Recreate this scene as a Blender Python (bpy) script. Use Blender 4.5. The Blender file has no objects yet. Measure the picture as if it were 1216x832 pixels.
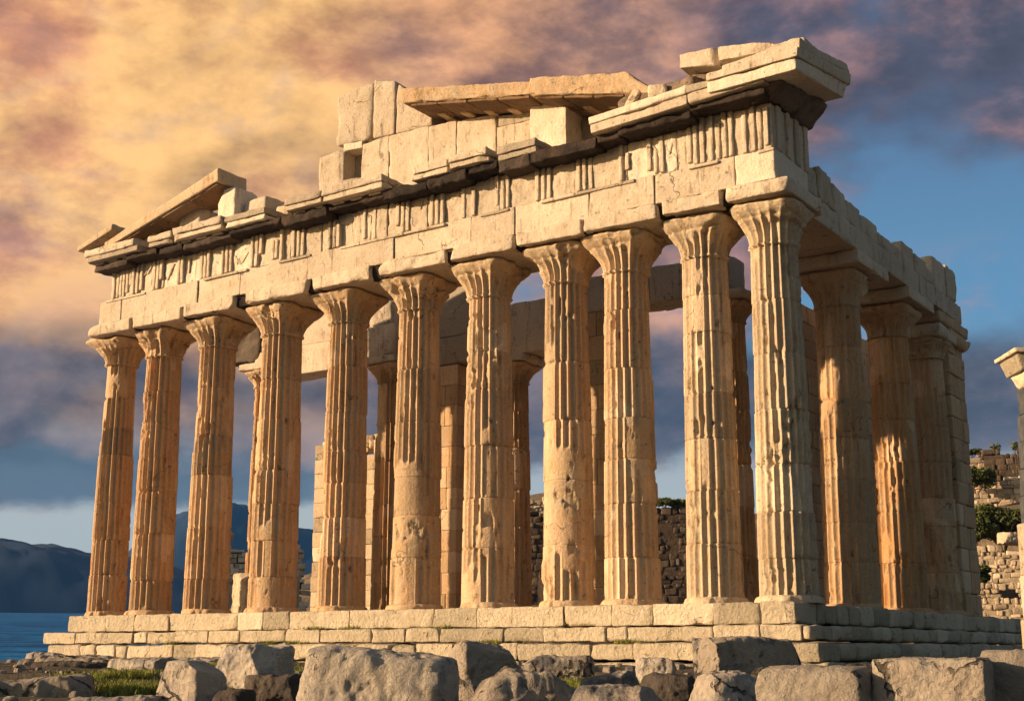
import bpy, math, random
import numpy as np
R = math.radians
SC = bpy.context.scene
COL = SC.collection

# ------------------------------------------------------------------ camera
cd = bpy.data.cameras.new('camera'); cam = bpy.data.objects.new('camera', cd); COL.objects.link(cam)
CAM = np.array([12.0607, -30.3054, -1.0642])
cam.location = CAM; cam.rotation_euler = (R(90 + 12.544), 0, R(33.2))
cd.sensor_width = 36; cd.lens = 36 * 1600 / 1216
cd.clip_start = .1; cd.clip_end = 20000
SC.camera = cam
# ------------------------------------------------------------------ sun, sky, exposure
SUN_AZ = -99 - 33.2            # clockwise from +Y
SUN_EL = 13
sd = bpy.data.lights.new('sun', 'SUN'); sun = bpy.data.objects.new('sun', sd); COL.objects.link(sun)
sd.energy = 4.7; sd.angle = R(.6); sd.color = (1.0, .70, .42)
sun.rotation_euler = (R(90 - SUN_EL), 0, R(-SUN_AZ + 180))
SC.view_settings.view_transform = 'Standard'; SC.view_settings.look = 'None'
SC.view_settings.gamma = 1; SC.view_settings.use_curve_mapping = False
EXPO = 1.0
SC.view_settings.exposure = EXPO
SC.cycles.max_bounces = 6; SC.cycles.diffuse_bounces = 4

def lin(r, g, b):
    f = lambda c: (c / 255 / 12.92) if c / 255 <= .04045 else ((c / 255 + .055) / 1.055) ** 2.4
    return (f(r), f(g), f(b), 1)

class NT:
    """short hand for building node trees"""
    def __init__(s, tree): s.t = tree; s.n = tree.nodes; s.l = tree.links
    def node(s, typ, **kw):
        n = s.n.new(typ)
        for k, v in kw.items(): setattr(n, k, v)
        return n
    def put(s, sock, v):
        if hasattr(v, 'links') or isinstance(v, bpy.types.NodeSocket): s.l.new(v, sock)
        elif v is not None: sock.default_value = v
    def math(s, op, a, b=None, c=None, clamp=False):
        n = s.node('ShaderNodeMath', operation=op, use_clamp=clamp)
        s.put(n.inputs[0], a)
        if b is not None: s.put(n.inputs[1], b)
        if c is not None: s.put(n.inputs[2], c)
        return n.outputs[0]
    def vmath(s, op, a, b=None):
        n = s.node('ShaderNodeVectorMath', operation=op); s.put(n.inputs[0], a)
        if b is not None: s.put(n.inputs[1], b)
        return n.outputs['Value'] if op == 'DOT_PRODUCT' else n.outputs[0]
    def noise(s, vec, scale, detail=4, rough=.55, dist=0.0, lac=2.0):
        n = s.node('ShaderNodeTexNoise'); s.put(n.inputs['Vector'], vec)
        n.inputs['Scale'].default_value = scale; n.inputs['Detail'].default_value = detail
        n.inputs['Roughness'].default_value = rough; n.inputs['Distortion'].default_value = dist
        n.inputs['Lacunarity'].default_value = lac
        return n.outputs['Fac']
    def ramp(s, v, a, b, lo=0.0, hi=1.0):
        n = s.node('ShaderNodeMapRange', interpolation_type='SMOOTHSTEP')
        s.put(n.inputs[0], v); s.put(n.inputs[1], a); s.put(n.inputs[2], b)
        s.put(n.inputs[3], lo); s.put(n.inputs[4], hi)
        return n.outputs[0]
    def mix(s, f, a, b, mode='MIX'):
        n = s.node('ShaderNodeMix', data_type='RGBA', blend_type=mode)
        s.put(n.inputs[0], f); s.put(n.inputs[6], a); s.put(n.inputs[7], b)
        return n.outputs[2]
    def scale(s, v, xyz):
        n = s.node('ShaderNodeMapping'); s.put(n.inputs[0], v); n.inputs['Scale'].default_value = xyz
        return n.outputs[0]

W = bpy.data.worlds.new('World'); SC.world = W; W.use_nodes = True
def build_sky():
    T = NT(W.node_tree); T.n.clear()
    tc = T.node('ShaderNodeTexCoord'); d = tc.outputs['Generated']
    a = R(33.2)
    rr = T.vmath('DOT_PRODUCT', d, (math.cos(a), math.sin(a), 0)); ff = T.vmath('DOT_PRODUCT', d, (-math.sin(a), math.cos(a), 0))
    az = T.math('MULTIPLY', T.math('ARCTAN2', rr, ff), 57.2958)
    sp = T.node('ShaderNodeSeparateXYZ'); T.put(sp.inputs[0], d)
    el = T.math('MULTIPLY', T.math('ARCSINE', sp.outputs[2]), 57.2958)
    sky = T.node('ShaderNodeTexSky', sky_type='NISHITA'); sky.sun_disc = False
    sky.sun_elevation = R(SUN_EL); sky.sun_rotation = R(SUN_AZ); sky.air_density = 1.2; sky.dust_density = 2.0
    v1 = T.scale(d, (1, 1, 1.8)); v2 = T.scale(d, (1, 1, 1.75)); v3 = T.scale(d, (1.3, 1.3, 1.9))
    nA = T.noise(v1, 4.2, 8, .52, .1)      # big cloud masses
    nB = T.noise(v2, 6.5, 10, .60, .1)       # streaks
    nC = T.noise(v3, 2.3, 5, .5, .1)
    nD = T.noise(v2, 20.0, 6, .55, .15)
    az_w = T.math('ADD', az, T.math('MULTIPLY', T.math('SUBTRACT', nA, .5), 26))
    el_w = T.math('ADD', el, T.math('MULTIPLY', T.math('SUBTRACT', nB, .5), 9))
    el_w2 = T.math('ADD', el, T.math('MULTIPLY', T.math('SUBTRACT', nA, .5), 7))
    # clear sky by height
    clear = T.mix(T.ramp(el, 4, 14), lin(198, 200, 192), lin(104, 152, 190))
    clear = T.mix(T.ramp(el, 13, 24), clear, lin(92, 122, 160))
    # high clouds : gold on the left, mauve grey on the right
    gold = T.mix(T.ramp(nB, .34, .56), lin(222, 152, 112), lin(255, 198, 124))
    gold = T.mix(T.ramp(nD, .5, .72, 0, .3), gold, lin(176, 156, 150))
    gold = T.mix(T.ramp(T.math('ADD', nA, T.math('MULTIPLY', T.math('SUBTRACT', nB, .5), -.5)), .54, .70, 0, .55), gold, lin(168, 130, 126))
    orange = T.mix(T.ramp(nB, .4, .64), lin(158, 116, 104), lin(236, 172, 122))
    mauve = T.mix(T.ramp(nB, .4, .66), lin(88, 88, 106), lin(176, 130, 122))
    v2o = T.vmath('ADD', v2, (-.016, -.012, .022)); nB2 = T.noise(v2o, 6.5, 10, .60, .1)
    relief = T.math('MULTIPLY', T.math('SUBTRACT', nB, nB2), 2.2)
    hi = T.mix(T.ramp(az_w, -12, -1), gold, orange)
    hi = T.mix(T.ramp(az_w, 1, 11), hi, mauve)
    # cover of the high clouds
    bias = T.math('ADD', T.ramp(az, 4, 17, .34, -.10), T.ramp(el, 15, 23, -.08, .34))
    cov = T.ramp(T.math('ADD', T.math('ADD', nA, T.math('MULTIPLY', T.math('SUBTRACT', nB, .5), .5)), bias), .44, .66)
    cov = T.math('MULTIPLY', cov, T.ramp(el_w2, 7.2, 10.5))
    col = T.mix(cov, clear, hi)
    # soft pink under-lit rims lower down
    pink = T.mix(nB, lin(150, 112, 108), lin(240, 176, 136))
    pm = T.math('MULTIPLY', T.ramp(T.math('ADD', nB, T.math('MULTIPLY', nC, .3)), .60, .78), T.ramp(el_w, 17.5, 13))
    pm = T.math('MULTIPLY', pm, T.ramp(el_w, 5.0, 7.5))
    col = T.mix(T.math('MULTIPLY', pm, .8), col, pink)
    # dark grey bank across the view
    dark = T.mix(T.ramp(nB, .38, .64), lin(70, 72, 86), lin(120, 106, 110))
    dark = T.mix(T.ramp(el_w, 9.2, 6.2), dark, lin(78, 92, 108))
    bank = T.math('MULTIPLY', T.ramp(el_w2, 13.2, 11.0), T.ramp(el_w, 6.6, 8.4))
    bank = T.math('MULTIPLY', bank, T.ramp(nC, .30, .48))
    col = T.mix(T.math('MULTIPLY', bank, .96), col, dark)
    low = T.math('MULTIPLY', T.ramp(el_w, 8.6, 7.4), T.ramp(T.math('ADD', el, T.math('MULTIPLY', T.math('SUBTRACT', nB, .5), 3.5)), 5.3, 6.1))
    low = T.math('MULTIPLY', low, T.ramp(az_w, -2, -10))
    col = T.mix(T.math('MULTIPLY', low, .9), col, lin(82, 98, 114))
    rl = T.math('ADD', 1.0, T.math('MULTIPLY', relief, T.math('MAXIMUM', cov, bank)))
    rc = T.node('ShaderNodeCombineColor'); [T.put(rc.inputs[i], T.math('MINIMUM', T.math('MAXIMUM', rl, .60), 1.22)) for i in range(3)]
    col = T.mix(1.0, col, rc.outputs[0], 'MULTIPLY')
    # behind the camera and overhead: plain dusk sky from the sky model
    bg1 = T.node('ShaderNodeBackground'); T.put(bg1.inputs[0], col); bg1.inputs[1].default_value = .98 / (2 ** EXPO)
    bg2 = T.node('ShaderNodeBackground'); T.put(bg2.inputs[0], sky.outputs[0]); bg2.inputs[1].default_value = .052
    aab = T.math('ABSOLUTE', az)
    far = T.math('MAXIMUM', T.ramp(aab, 50, 85), T.ramp(el, 34, 55))
    ms = T.node('ShaderNodeMixShader'); T.put(ms.inputs[0], far)
    T.l.new(bg1.outputs[0], ms.inputs[1]); T.l.new(bg2.outputs[0], ms.inputs[2])
    out = T.node('ShaderNodeOutputWorld'); T.l.new(ms.outputs[0], out.inputs[0])
build_sky()

# ------------------------------------------------------------------ numpy noise
def _h(ix, iy, iz, s):
    n = (ix * 374761393 + iy * 668265263 + iz * 2147483647 + s * 1274126177) & 0xffffffff
    n = ((n ^ (n >> 13)) * 1274126177) & 0xffffffff
    n = ((n ^ (n >> 16)) * 2246822519) & 0xffffffff
    return ((n ^ (n >> 15)) & 0xffffff) / 8388607.5 - 1
def vn(p, s=0):
    i = np.floor(p).astype(np.int64); f = p - i; f = f * f * f * (f * (f * 6 - 15) + 10)
    x, y, z = i[..., 0], i[..., 1], i[..., 2]; u, v, w = f[..., 0], f[..., 1], f[..., 2]
    g = lambda a, b, c: _h(x + a, y + b, z + c, s)
    a = g(0,0,0)*(1-u)+g(1,0,0)*u; b = g(0,1,0)*(1-u)+g(1,1,0)*u
    c = g(0,0,1)*(1-u)+g(1,0,1)*u; d = g(0,1,1)*(1-u)+g(1,1,1)*u
    return (a*(1-v)+b*v)*(1-w)+(c*(1-v)+d*v)*w
def fbm(p, o=4, s=0, g=.5):
    r = 0; a = 1; t = 0
    for k in range(o):
        r = r + a * vn(p * (2.03 ** k) + k * 17.3, s + k); t += a; a *= g
    return r / t
def ridged(p, o=4, s=0):
    r = 0; a = 1; t = 0
    for k in range(o):
        r = r + a * (1 - 2 * np.abs(vn(p * (2.1 ** k) + 9.1 * k, s + k))); t += a; a *= .5
    return r / t
def sst(x, a, b):
    t = np.clip((x - a) / (b - a), 0, 1); return t * t * (3 - 2 * t)

# ------------------------------------------------------------------ mesh building
class MB:
    def __init__(s): s.V = []; s.F = []; s.T = []; s.n = 0
    def add(s, v, f, tone=0.0):
        s.V.append(v); s.F.append(f + s.n); s.n += len(v)
        s.T.append(np.full(len(v), tone) if np.isscalar(tone) else tone)
    def build(s, name, mat, parent=None, loc=None, smooth=True, warm=0.0):
        V = np.concatenate(s.V).astype(np.float32); F = np.concatenate(s.F).astype(np.int32); T = np.concatenate(s.T)
        if loc is not None: V = V - np.array(loc, np.float32)
        me = bpy.data.meshes.new(name); k = F.shape[1]
        me.vertices.add(len(V)); me.vertices.foreach_set('co', V.ravel())
        me.loops.add(F.size); me.loops.foreach_set('vertex_index', F.ravel())
        me.polygons.add(len(F)); me.polygons.foreach_set('loop_start', np.arange(0, F.size, k, dtype=np.int32))
        me.polygons.foreach_set('use_smooth', np.full(len(F), smooth))
        at = me.attributes.new('tone', 'FLOAT', 'POINT'); at.data.foreach_set('value', T.astype(np.float32))
        at = me.attributes.new('warm', 'FLOAT', 'POINT'); at.data.foreach_set('value', np.full(len(V), warm, np.float32))
        me.update(); me.validate()
        me.materials.append(mat)
        o = bpy.data.objects.new(name, me); COL.objects.link(o)
        if loc is not None: o.location = loc
        if parent is not None: o.parent = parent
        return o
def tag(o, label=None, cat=None, group=None, kind=None):
    if label: o['label'] = label
    if cat: o['category'] = cat
    if group: o['group'] = group
    if kind: o['kind'] = kind
    return o
def empty(name, loc, label, cat, group=None):
    o = bpy.data.objects.new(name, None); COL.objects.link(o); o.location = loc
    o.empty_display_size = .3
    return tag(o, label, cat, group)

def _lines(L, g, e):
    e = min(e, L * .3)
    n = max(1, int(round((L - 2 * e) / g)))
    mid = np.linspace(e, L - e, n + 1)
    return np.concatenate([[0, e * .35, ], mid, [L - e * .35, L]])
_cache = {}
def _lattice(nx, ny, nz):
    k = (nx, ny, nz)
    if k in _cache: return _cache[k]
    m = np.zeros(k, bool); m[0] = m[-1] = True; m[:, 0] = m[:, -1] = True; m[:, :, 0] = m[:, :, -1] = True
    idx = -np.ones(k, np.int64); idx[m] = np.arange(m.sum())
    fs = []
    def quad(A, flip):
        q = np.stack([A[:-1, :-1], A[1:, :-1], A[1:, 1:], A[:-1, 1:]], -1).reshape(-1, 4)
        fs.append(q[:, ::-1] if flip else q)
    quad(idx[0], True); quad(idx[-1], False); quad(idx[:, 0], False); quad(idx[:, -1], True)
    quad(idx[:, :, 0], True); quad(idx[:, :, -1], False)
    r = (np.argwhere(m), np.concatenate(fs)); _cache[k] = r
    return r
SEED = [0]
def block(mb, corners, g=.16, r=.035, chip=.12, amp=.02, fr=1.3, tone=None, big=0.0, rot=None, ridge=0.0, micro=0.0, facets=0, fdepth=(.70, .93)):
    """a worn stone block. corners: (x0,y0,z0,x1,y1,z1) or 8 points ordered z-major: 000 100 010 110 001 101 011 111"""
    SEED[0] += 1; sd = SEED[0]; rs = np.random.RandomState(sd)
    if len(corners) == 6:
        x0, y0, z0, x1, y1, z1 = corners
        P = np.array([(x, y, z) for z in (z0, z1) for y in (y0, y1) for x in (x0, x1)], float)
    else: P = np.array(corners, float)
    L = np.array([np.linalg.norm(P[1] - P[0]), np.linalg.norm(P[2] - P[0]), np.linalg.norm(P[4] - P[0])])
    L2 = np.array([np.linalg.norm(P[7] - P[6]), np.linalg.norm(P[7] - P[5]), np.linalg.norm(P[7] - P[3])])
    L = np.maximum((L + L2) / 2, .02)
    e = max(r * 2.2, .05)
    ls = [_lines(l, g, e) for l in L]
    ijk, F = _lattice(*[len(l) for l in ls])
    p = np.stack([ls[a][ijk[:, a]] for a in range(3)], -1) - L / 2
    off = rs.rand(3) * 100
    # world-ish size coordinates for noise
    q0 = p + off
    n1 = fbm(q0 * 1.7, 3, sd); n2 = fbm(q0 * 4.1, 3, sd + 5)
    rad = r * (1 + .6 * n2) + chip * np.clip(n1 - .12, 0, 1) + big * np.clip(fbm(q0 * .8, 2, sd + 9) + .15, 0, 1)
    rad = np.minimum(rad, L.min() * .42)[:, None]
    h = L / 2
    q = np.clip(p, -(h - rad), (h - rad)); dd = p - q; ln = np.linalg.norm(dd, axis=1, keepdims=True); nrm = dd / np.maximum(ln, 1e-6)
    p2 = q + nrm * rad
    for k in range(facets):
        n_ = rs.normal(0, 1, 3); n_ /= np.linalg.norm(n_); sup = np.abs(n_ * h).sum()
        ex = np.clip(p2 @ n_ - sup * rs.uniform(*fdepth), 0, None)
        p2 = p2 - n_ * ex[:, None]
    disp = amp * fbm(q0 * fr, 4, sd + 11) + amp * .5 * fbm(q0 * fr * 3.3, 3, sd + 13)
    if ridge: disp = disp + ridge * (ridged(q0 * fr * .9, 4, sd + 15) - .3)
    if micro: disp = disp + micro * (ridged(q0 * np.array([9, 9, 6]), 2, sd + 21) + .8 * fbm(q0 * 14, 2, sd + 23))
    p2 = p2 + nrm * disp[:, None]
    u = (p2 + h) / L
    U, Vv, Ww = u[:, 0:1], u[:, 1:2], u[:, 2:3]
    X = ((P[0]*(1-U)+P[1]*U)*(1-Vv)+(P[2]*(1-U)+P[3]*U)*Vv)*(1-Ww)+((P[4]*(1-U)+P[5]*U)*(1-Vv)+(P[6]*(1-U)+P[7]*U)*Vv)*Ww
    t = rs.uniform(-1, 1) if tone is None else tone
    mb.add(X, F, t)
    return X
def boxc(cx, cy, cz, lx, ly, lz, yaw=0, pitch=0, roll=0, taper=0, shear=0):
    """eight corners of a turned box, cz at its bottom; taper narrows the top"""
    P = []
    for z in (0, 1):
        for y in (-.5, .5):
            for x in (-.5, .5):
                k = 1 - taper * z
                P.append((x * lx * k + shear * z, y * ly * k, z * lz))
    P = np.array(P)
    def rot(P, ax, an):
        c, s = math.cos(an), math.sin(an); Q = P.copy(); i, j = [(1, 2), (2, 0), (0, 1)][ax]
        Q[:, i] = P[:, i] * c - P[:, j] * s; Q[:, j] = P[:, i] * s + P[:, j] * c; return Q
    P = rot(P, 0, R(roll)); P = rot(P, 1, R(pitch)); P = rot(P, 2, R(yaw))
    return P + np.array([cx, cy, cz])
def courses(mb, x0, x1, y0, y1, zs, wmin, wmax, axis=0, jit=.03, seed=1, gap=.012, top=None, holes=(), vz=0, **kw):
    """wall of blocks. axis 0: runs along x; axis 1: runs along y. top(u) limits the height"""
    rs = random.Random(seed)
    for k in range(len(zs) - 1):
        a0, a1 = (x0, x1) if axis == 0 else (y0, y1)
        u = a0 + rs.uniform(-.5, 0) * wmin
        while u < a1 - .05:
            w = rs.uniform(wmin, wmax); b = min(u + w, a1); a = max(u, a0); u += w
            if a1 - b < wmin * .35: b = a1; u = a1
            if b - a < .12: continue
            z0, z1 = zs[k], zs[k + 1]
            m = (a + b) / 2
            if top and z0 > top(m) - (z1 - z0) * .45: continue
            if any(h[0] < m < h[1] and h[2] < (z0 + z1) / 2 < h[3] for h in holes): continue
            j0, j1 = rs.uniform(-jit, jit), rs.uniform(-jit, jit); z0 = z0 + rs.uniform(0, vz); z1 = z1 - rs.uniform(0, vz)
            if axis == 0: c = (a + gap, y0 + j0, z0 + gap * .4, b - gap * .4, y1 + j1, z1 - gap * .4)
            else: c = (x0 + j0, a + gap, z0 + gap * .4, x1 + j1, b - gap * .4, z1 - gap * .4)
            block(mb, c, **kw)

# ------------------------------------------------------------------ materials
def stone(name, ca, cb, cc, warmc, stain=.5, bump=.5, crack=.6, fine=1.0, moss=0.0, rough=.9, grey=None, tonek=.16, cw=.007, cm=.50):
    m = bpy.data.materials.new(name); m.use_nodes = True; T = NT(m.node_tree); T.n.clear()
    tc = T.node('ShaderNodeTexCoord'); P = tc.outputs['Object']
    geo = T.node('ShaderNodeNewGeometry'); PW = geo.outputs['Position']
    P = PW
    tone = T.node('ShaderNodeAttribute', attribute_name='tone').outputs['Fac']
    warm = T.node('ShaderNodeAttribute', attribute_name='warm').outputs['Fac']
    big = T.noise(P, .55, 4, .6, .4); mid = T.noise(P, 2.6, 6, .65, .3); fin = T.noise(P, 14 * fine, 8, .7)
    str_ = T.noise(T.scale(P, (5, 5, .45)), 1.3, 6, .62, .4)          # rain streaks
    c = T.mix(T.ramp(mid, .32, .68), ca, cb)
    c = T.mix(T.ramp(big, .45, .68, 0, .75), c, cc)
    wf = T.math('MULTIPLY', T.math('ADD', warm, T.math('MULTIPLY', T.math('SUBTRACT', big, .5), 1.2)), T.ramp(str_, .25, .62, .25, 1.0), clamp=True)
    c = T.mix(wf, c, warmc)
    st = T.math('MULTIPLY', T.ramp(T.math('ADD', str_, T.math('MULTIPLY', T.math('SUBTRACT', mid, .5), .5)), .56, .74), stain)
    c = T.mix(st, c, tuple(x * .38 for x in cb[:3]) + (1,))
    if grey is not None:
        gf = T.ramp(T.math('ADD', T.noise(P, 1.5, 6, .7, .5), T.math('MULTIPLY', tone, .08)), .47, .62)
        c = T.mix(gf, c, grey)
    c = T.mix(T.ramp(tone, .72, .82, 0, .28), c, tuple(min(1, x * 1.18 + .03) for x in cc[:3]) + (1,))
    c = T.mix(T.ramp(tone, -.70, -.80, 0, .45), c, tuple(x * .8 for x in (cb[0] * .9, cb[1] * .95, cb[2])) + (1,))
    # pits and soot specks
    pit = T.ramp(T.noise(P, 7 * fine, 4, .6, .2), .63, .70)
    pit2 = T.ramp(fin, .64, .72)
    c = T.mix(T.math('MULTIPLY', pit, .7), c, tuple(x * .3 for x in cb[:3]) + (1,))
    c = T.mix(T.math('MULTIPLY', pit2, .35), c, tuple(x * .4 for x in cb[:3]) + (1,))
    # per block tone and grain
    k = T.math('ADD', T.math('MULTIPLY', tone, tonek), T.math('ADD', T.math('ADD', .30, T.math('MULTIPLY', fin, .80)), T.math('MULTIPLY', mid, .60)))
    vv = T.node('ShaderNodeCombineColor'); [T.put(vv.inputs[i], k) for i in range(3)]
    c = T.mix(1.0, c, vv.outputs[0], 'MULTIPLY')
    if moss:
        mf = T.math('MULTIPLY', T.ramp(T.noise(P, 1.7, 6, .7, .6), .55, .66), moss)
        sep = T.node('ShaderNodeSeparateXYZ'); T.put(sep.inputs[0], geo.outputs['Normal'])
        mf = T.math('MULTIPLY', mf, T.ramp(sep.outputs[2], -.1, .7, .15, 1))
        c = T.mix(mf, c, T.mix(fin, (.05, .06, .012, 1), (.16, .15, .03, 1)))
    # cracks
    wv = T.node('ShaderNodeVectorMath', operation='ADD'); T.put(wv.inputs[0], P)
    nn = T.node('ShaderNodeTexNoise'); T.put(nn.inputs['Vector'], P); nn.inputs['Scale'].default_value = 1.6; nn.inputs['Detail'].default_value = 5
    sc = T.node('ShaderNodeVectorMath', operation='SCALE'); T.put(sc.inputs[0], nn.outputs['Color']); sc.inputs['Scale'].default_value = 1.1
    T.put(wv.inputs[1], sc.outputs[0])
    vo = T.node('ShaderNodeTexVoronoi', feature='DISTANCE_TO_EDGE'); T.put(vo.inputs['Vector'], wv.outputs[0]); vo.inputs['Scale'].default_value = .42
    ck = T.math('MULTIPLY', T.ramp(vo.outputs['Distance'], cw, cw * .2), T.ramp(T.noise(P, .9, 3, .6), cm, cm + .08))
    ck = T.math('MULTIPLY', ck, crack)
    c = T.mix(ck, c, tuple(x * .16 for x in cb[:3]) + (1,))
    hgt = T.math('ADD', T.math('MULTIPLY', mid, .8), T.math('MULTIPLY', fin, 1.1))
    hgt = T.math('SUBTRACT', hgt, T.math('MULTIPLY', pit, .35))
    hgt = T.math('SUBTRACT', hgt, T.math('MULTIPLY', ck, .8))
    hgt = T.math('SUBTRACT', hgt, T.math('MULTIPLY', pit2, .12))
    b = T.node('ShaderNodeBump'); b.inputs['Strength'].default_value = bump; b.inputs['Distance'].default_value = .09
    T.put(b.inputs['Height'], hgt)
    s = T.node('ShaderNodeBsdfPrincipled'); T.put(s.inputs['Base Color'], c); s.inputs['Roughness'].default_value = rough
    s.inputs['Specular IOR Level'].default_value = .25
    T.l.new(b.outputs[0], s.inputs['Normal'])
    o = T.node('ShaderNodeOutputMaterial'); T.l.new(s.outputs[0], o.inputs[0])
    return m
c4 = lambda *a: a + (1,)
M_MARBLE = stone('marble_weathered', c4(.53, .455, .355), c4(.42, .335, .24), c4(.60, .53, .43), c4(.50, .27, .10), stain=.8, crack=.75, bump=.55)
M_COLUMN = stone('marble_column', c4(.52, .43, .31), c4(.43, .32, .20), c4(.56, .47, .36), c4(.50, .25, .08), stain=.65, crack=.7, bump=.6)
M_STEP = stone('step_limestone', c4(.56, .48, .35), c4(.44, .36, .25), c4(.60, .52, .40), c4(.50, .36, .18), stain=.3, crack=.4, bump=1.0, moss=.35, fine=.8)
M_SHADE = stone('painted_shade_marble', c4(.05, .035, .026), c4(.022, .016, .013), c4(.08, .055, .04), c4(.07, .035, .018), stain=.5, crack=.4, bump=.8)  # near-black colour that paints shade under the cornice and between the abaci
M_DARK = stone('dark_marble', c4(.20, .15, .11), c4(.10, .075, .055), c4(.26, .20, .15), c4(.26, .14, .06), stain=.8, crack=.6, bump=.7)  # darker, browner tone of the marble
M_ROCK = stone('grey_boulder', c4(.46, .39, .31), c4(.32, .26, .20), c4(.52, .45, .37), c4(.36, .24, .13), stain=.2, crack=.9, bump=1.3, moss=.25, fine=.7, grey=c4(.15, .14, .14), cw=.016, cm=.40)
M_ROCKL = stone('pale_boulder', c4(.60, .52, .42), c4(.46, .38, .30), c4(.64, .57, .47), c4(.44, .32, .20), stain=.2, crack=.9, bump=1.3, moss=.12, fine=.7, grey=c4(.34, .31, .29), cw=.014, cm=.42)
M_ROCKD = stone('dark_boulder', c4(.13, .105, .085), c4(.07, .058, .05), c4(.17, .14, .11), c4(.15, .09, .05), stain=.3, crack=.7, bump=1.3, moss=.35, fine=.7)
M_WALL = stone('rubble_stone', c4(.46, .37, .26), c4(.33, .25, .17), c4(.52, .43, .31), c4(.36, .24, .12), stain=.2, crack=0, bump=.6, fine=.5, tonek=.32)
M_WALLD = stone('brown_shaded_rubble', c4(.085, .06, .042), c4(.05, .036, .026), c4(.11, .08, .055), c4(.10, .055, .03), stain=.2, crack=0, bump=.6, fine=.5, tonek=.35)  # dark brown also carries the shade of the walls behind the columns
M_HILL = stone('hillside_earth', c4(.22, .165, .11), c4(.13, .095, .06), c4(.28, .22, .15), c4(.2, .13, .07), stain=.2, crack=0, bump=1.0, moss=.6, fine=.3)
M_GROUND = stone('rocky_ground', c4(.13, .105, .08), c4(.08, .065, .05), c4(.17, .14, .11), c4(.14, .10, .06), stain=.2, crack=.5, bump=1.5, moss=.9, fine=.8)

def simple(name, ca, cb, sc=3.0, rough=.8, bump=.2, trans=0):
    m = bpy.data.materials.new(name); m.use_nodes = True; T = NT(m.node_tree); T.n.clear()
    P = T.node('ShaderNodeNewGeometry').outputs['Position']
    n = T.noise(P, sc, 5, .6)
    s = T.node('ShaderNodeBsdfPrincipled'); T.put(s.inputs['Base Color'], T.mix(T.ramp(n, .3, .7), ca, cb)); s.inputs['Roughness'].default_value = rough
    s.inputs['Specular IOR Level'].default_value = .3
    b = T.node('ShaderNodeBump'); b.inputs['Strength'].default_value = bump; T.put(b.inputs['Height'], n); T.l.new(b.outputs[0], s.inputs['Normal'])
    o = T.node('ShaderNodeOutputMaterial'); T.l.new(s.outputs[0], o.inputs[0])
    return m
M_LEAF = simple('leaf', c4(.035, .05, .012), c4(.10, .11, .025), 4)
M_TWIG = simple('twig', c4(.08, .05, .03), c4(.12, .08, .05), 8)
M_GRASS = simple('grass', c4(.09, .12, .015), c4(.30, .28, .05), 3)
M_MOUNT = simple('haze_blue_mountain', c4(.006, .026, .07), c4(.008, .030, .08), .012, 1, .0)  # distance haze is put into the blue base colour
def sea_mat():
    m = bpy.data.materials.new('sea_water'); m.use_nodes = True; T = NT(m.node_tree); T.n.clear()
    P = T.node('ShaderNodeNewGeometry').outputs['Position']
    n = T.noise(P, .35, 10, .75, .6); n2 = T.noise(T.scale(P, (1, .55, 1)), .22, 8, .72, .5)
    s = T.node('ShaderNodeBsdfPrincipled')
    T.put(s.inputs['Base Color'], T.mix(T.ramp(n2, .40, .60), c4(.003, .06, .19), c4(.010, .17, .46)))
    s.inputs['Roughness'].default_value = .45; s.inputs['Specular IOR Level'].default_value = 0
    b = T.node('ShaderNodeBump'); b.inputs['Strength'].default_value = 1; b.inputs['Distance'].default_value = .5
    T.put(b.inputs['Height'], n); T.l.new(b.outputs[0], s.inputs['Normal'])
    gl = T.node('ShaderNodeBsdfGlossy'); gl.inputs['Roughness'].default_value = .3; T.l.new(b.outputs[0], gl.inputs['Normal'])
    mx = T.node('ShaderNodeMixShader'); mx.inputs[0].default_value = .06; T.l.new(s.outputs[0], mx.inputs[1]); T.l.new(gl.outputs[0], mx.inputs[2])
    o = T.node('ShaderNodeOutputMaterial'); T.l.new(mx.outputs[0], o.inputs[0])
    return m
M_SEA = sea_mat()

# ------------------------------------------------------------------ terrain, sea, mountains
A0 = R(33.2)
FW = np.array([-math.sin(A0), math.cos(A0)]); RT = np.array([math.cos(A0), math.sin(A0)])
def pol(az, d):            # azimuth in degrees clockwise from the viewing direction, distance from the viewpoint
    a = R(az); v = FW * math.cos(a) + RT * math.sin(a)
    return CAM[0] + v[0] * d, CAM[1] + v[1] * d
def terrain(X, Y):
    dx, dy = X - CAM[0], Y - CAM[1]; d = np.hypot(dx, dy)
    az = np.degrees(np.arctan2(dx * RT[0] + dy * RT[1], dx * FW[0] + dy * FW[1]))
    z = -1.42 - .047 * np.clip(31 - d, 0, 30)
    P = np.stack([X, Y, X * 0], -1)
    z = z + .10 * fbm(P * .35, 4, 3) + .05 * fbm(P * 1.6, 3, 4)
    # hill behind the temple
    top = np.interp(az, [-30, -16, -12, -8, -4, 0, 4, 8, 14, 20, 40], [-6, -6, 1.5, 5.0, 6.5, 10.5, 10.5, 9.3, 8.5, 10.5, 12])
    hill = (top + 1.4) * sst(d, 73, 106) + (1.6 * fbm(P * .06, 4, 8) + .5 * fbm(P * .4, 3, 9)) * sst(d, 70, 90)
    z = z + np.where(Y > 26, 1, sst(Y, 20, 27) * 1.0) * hill * (az > -60) * (az < 60)
    # shore on the left
    s = sst(-az, 13.5, 17) * sst(d, 42, 54)
    z = z - 4.5 * s
    z = z - 6 * sst(-X, 45, 70) * (az < -12)
    return z
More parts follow.
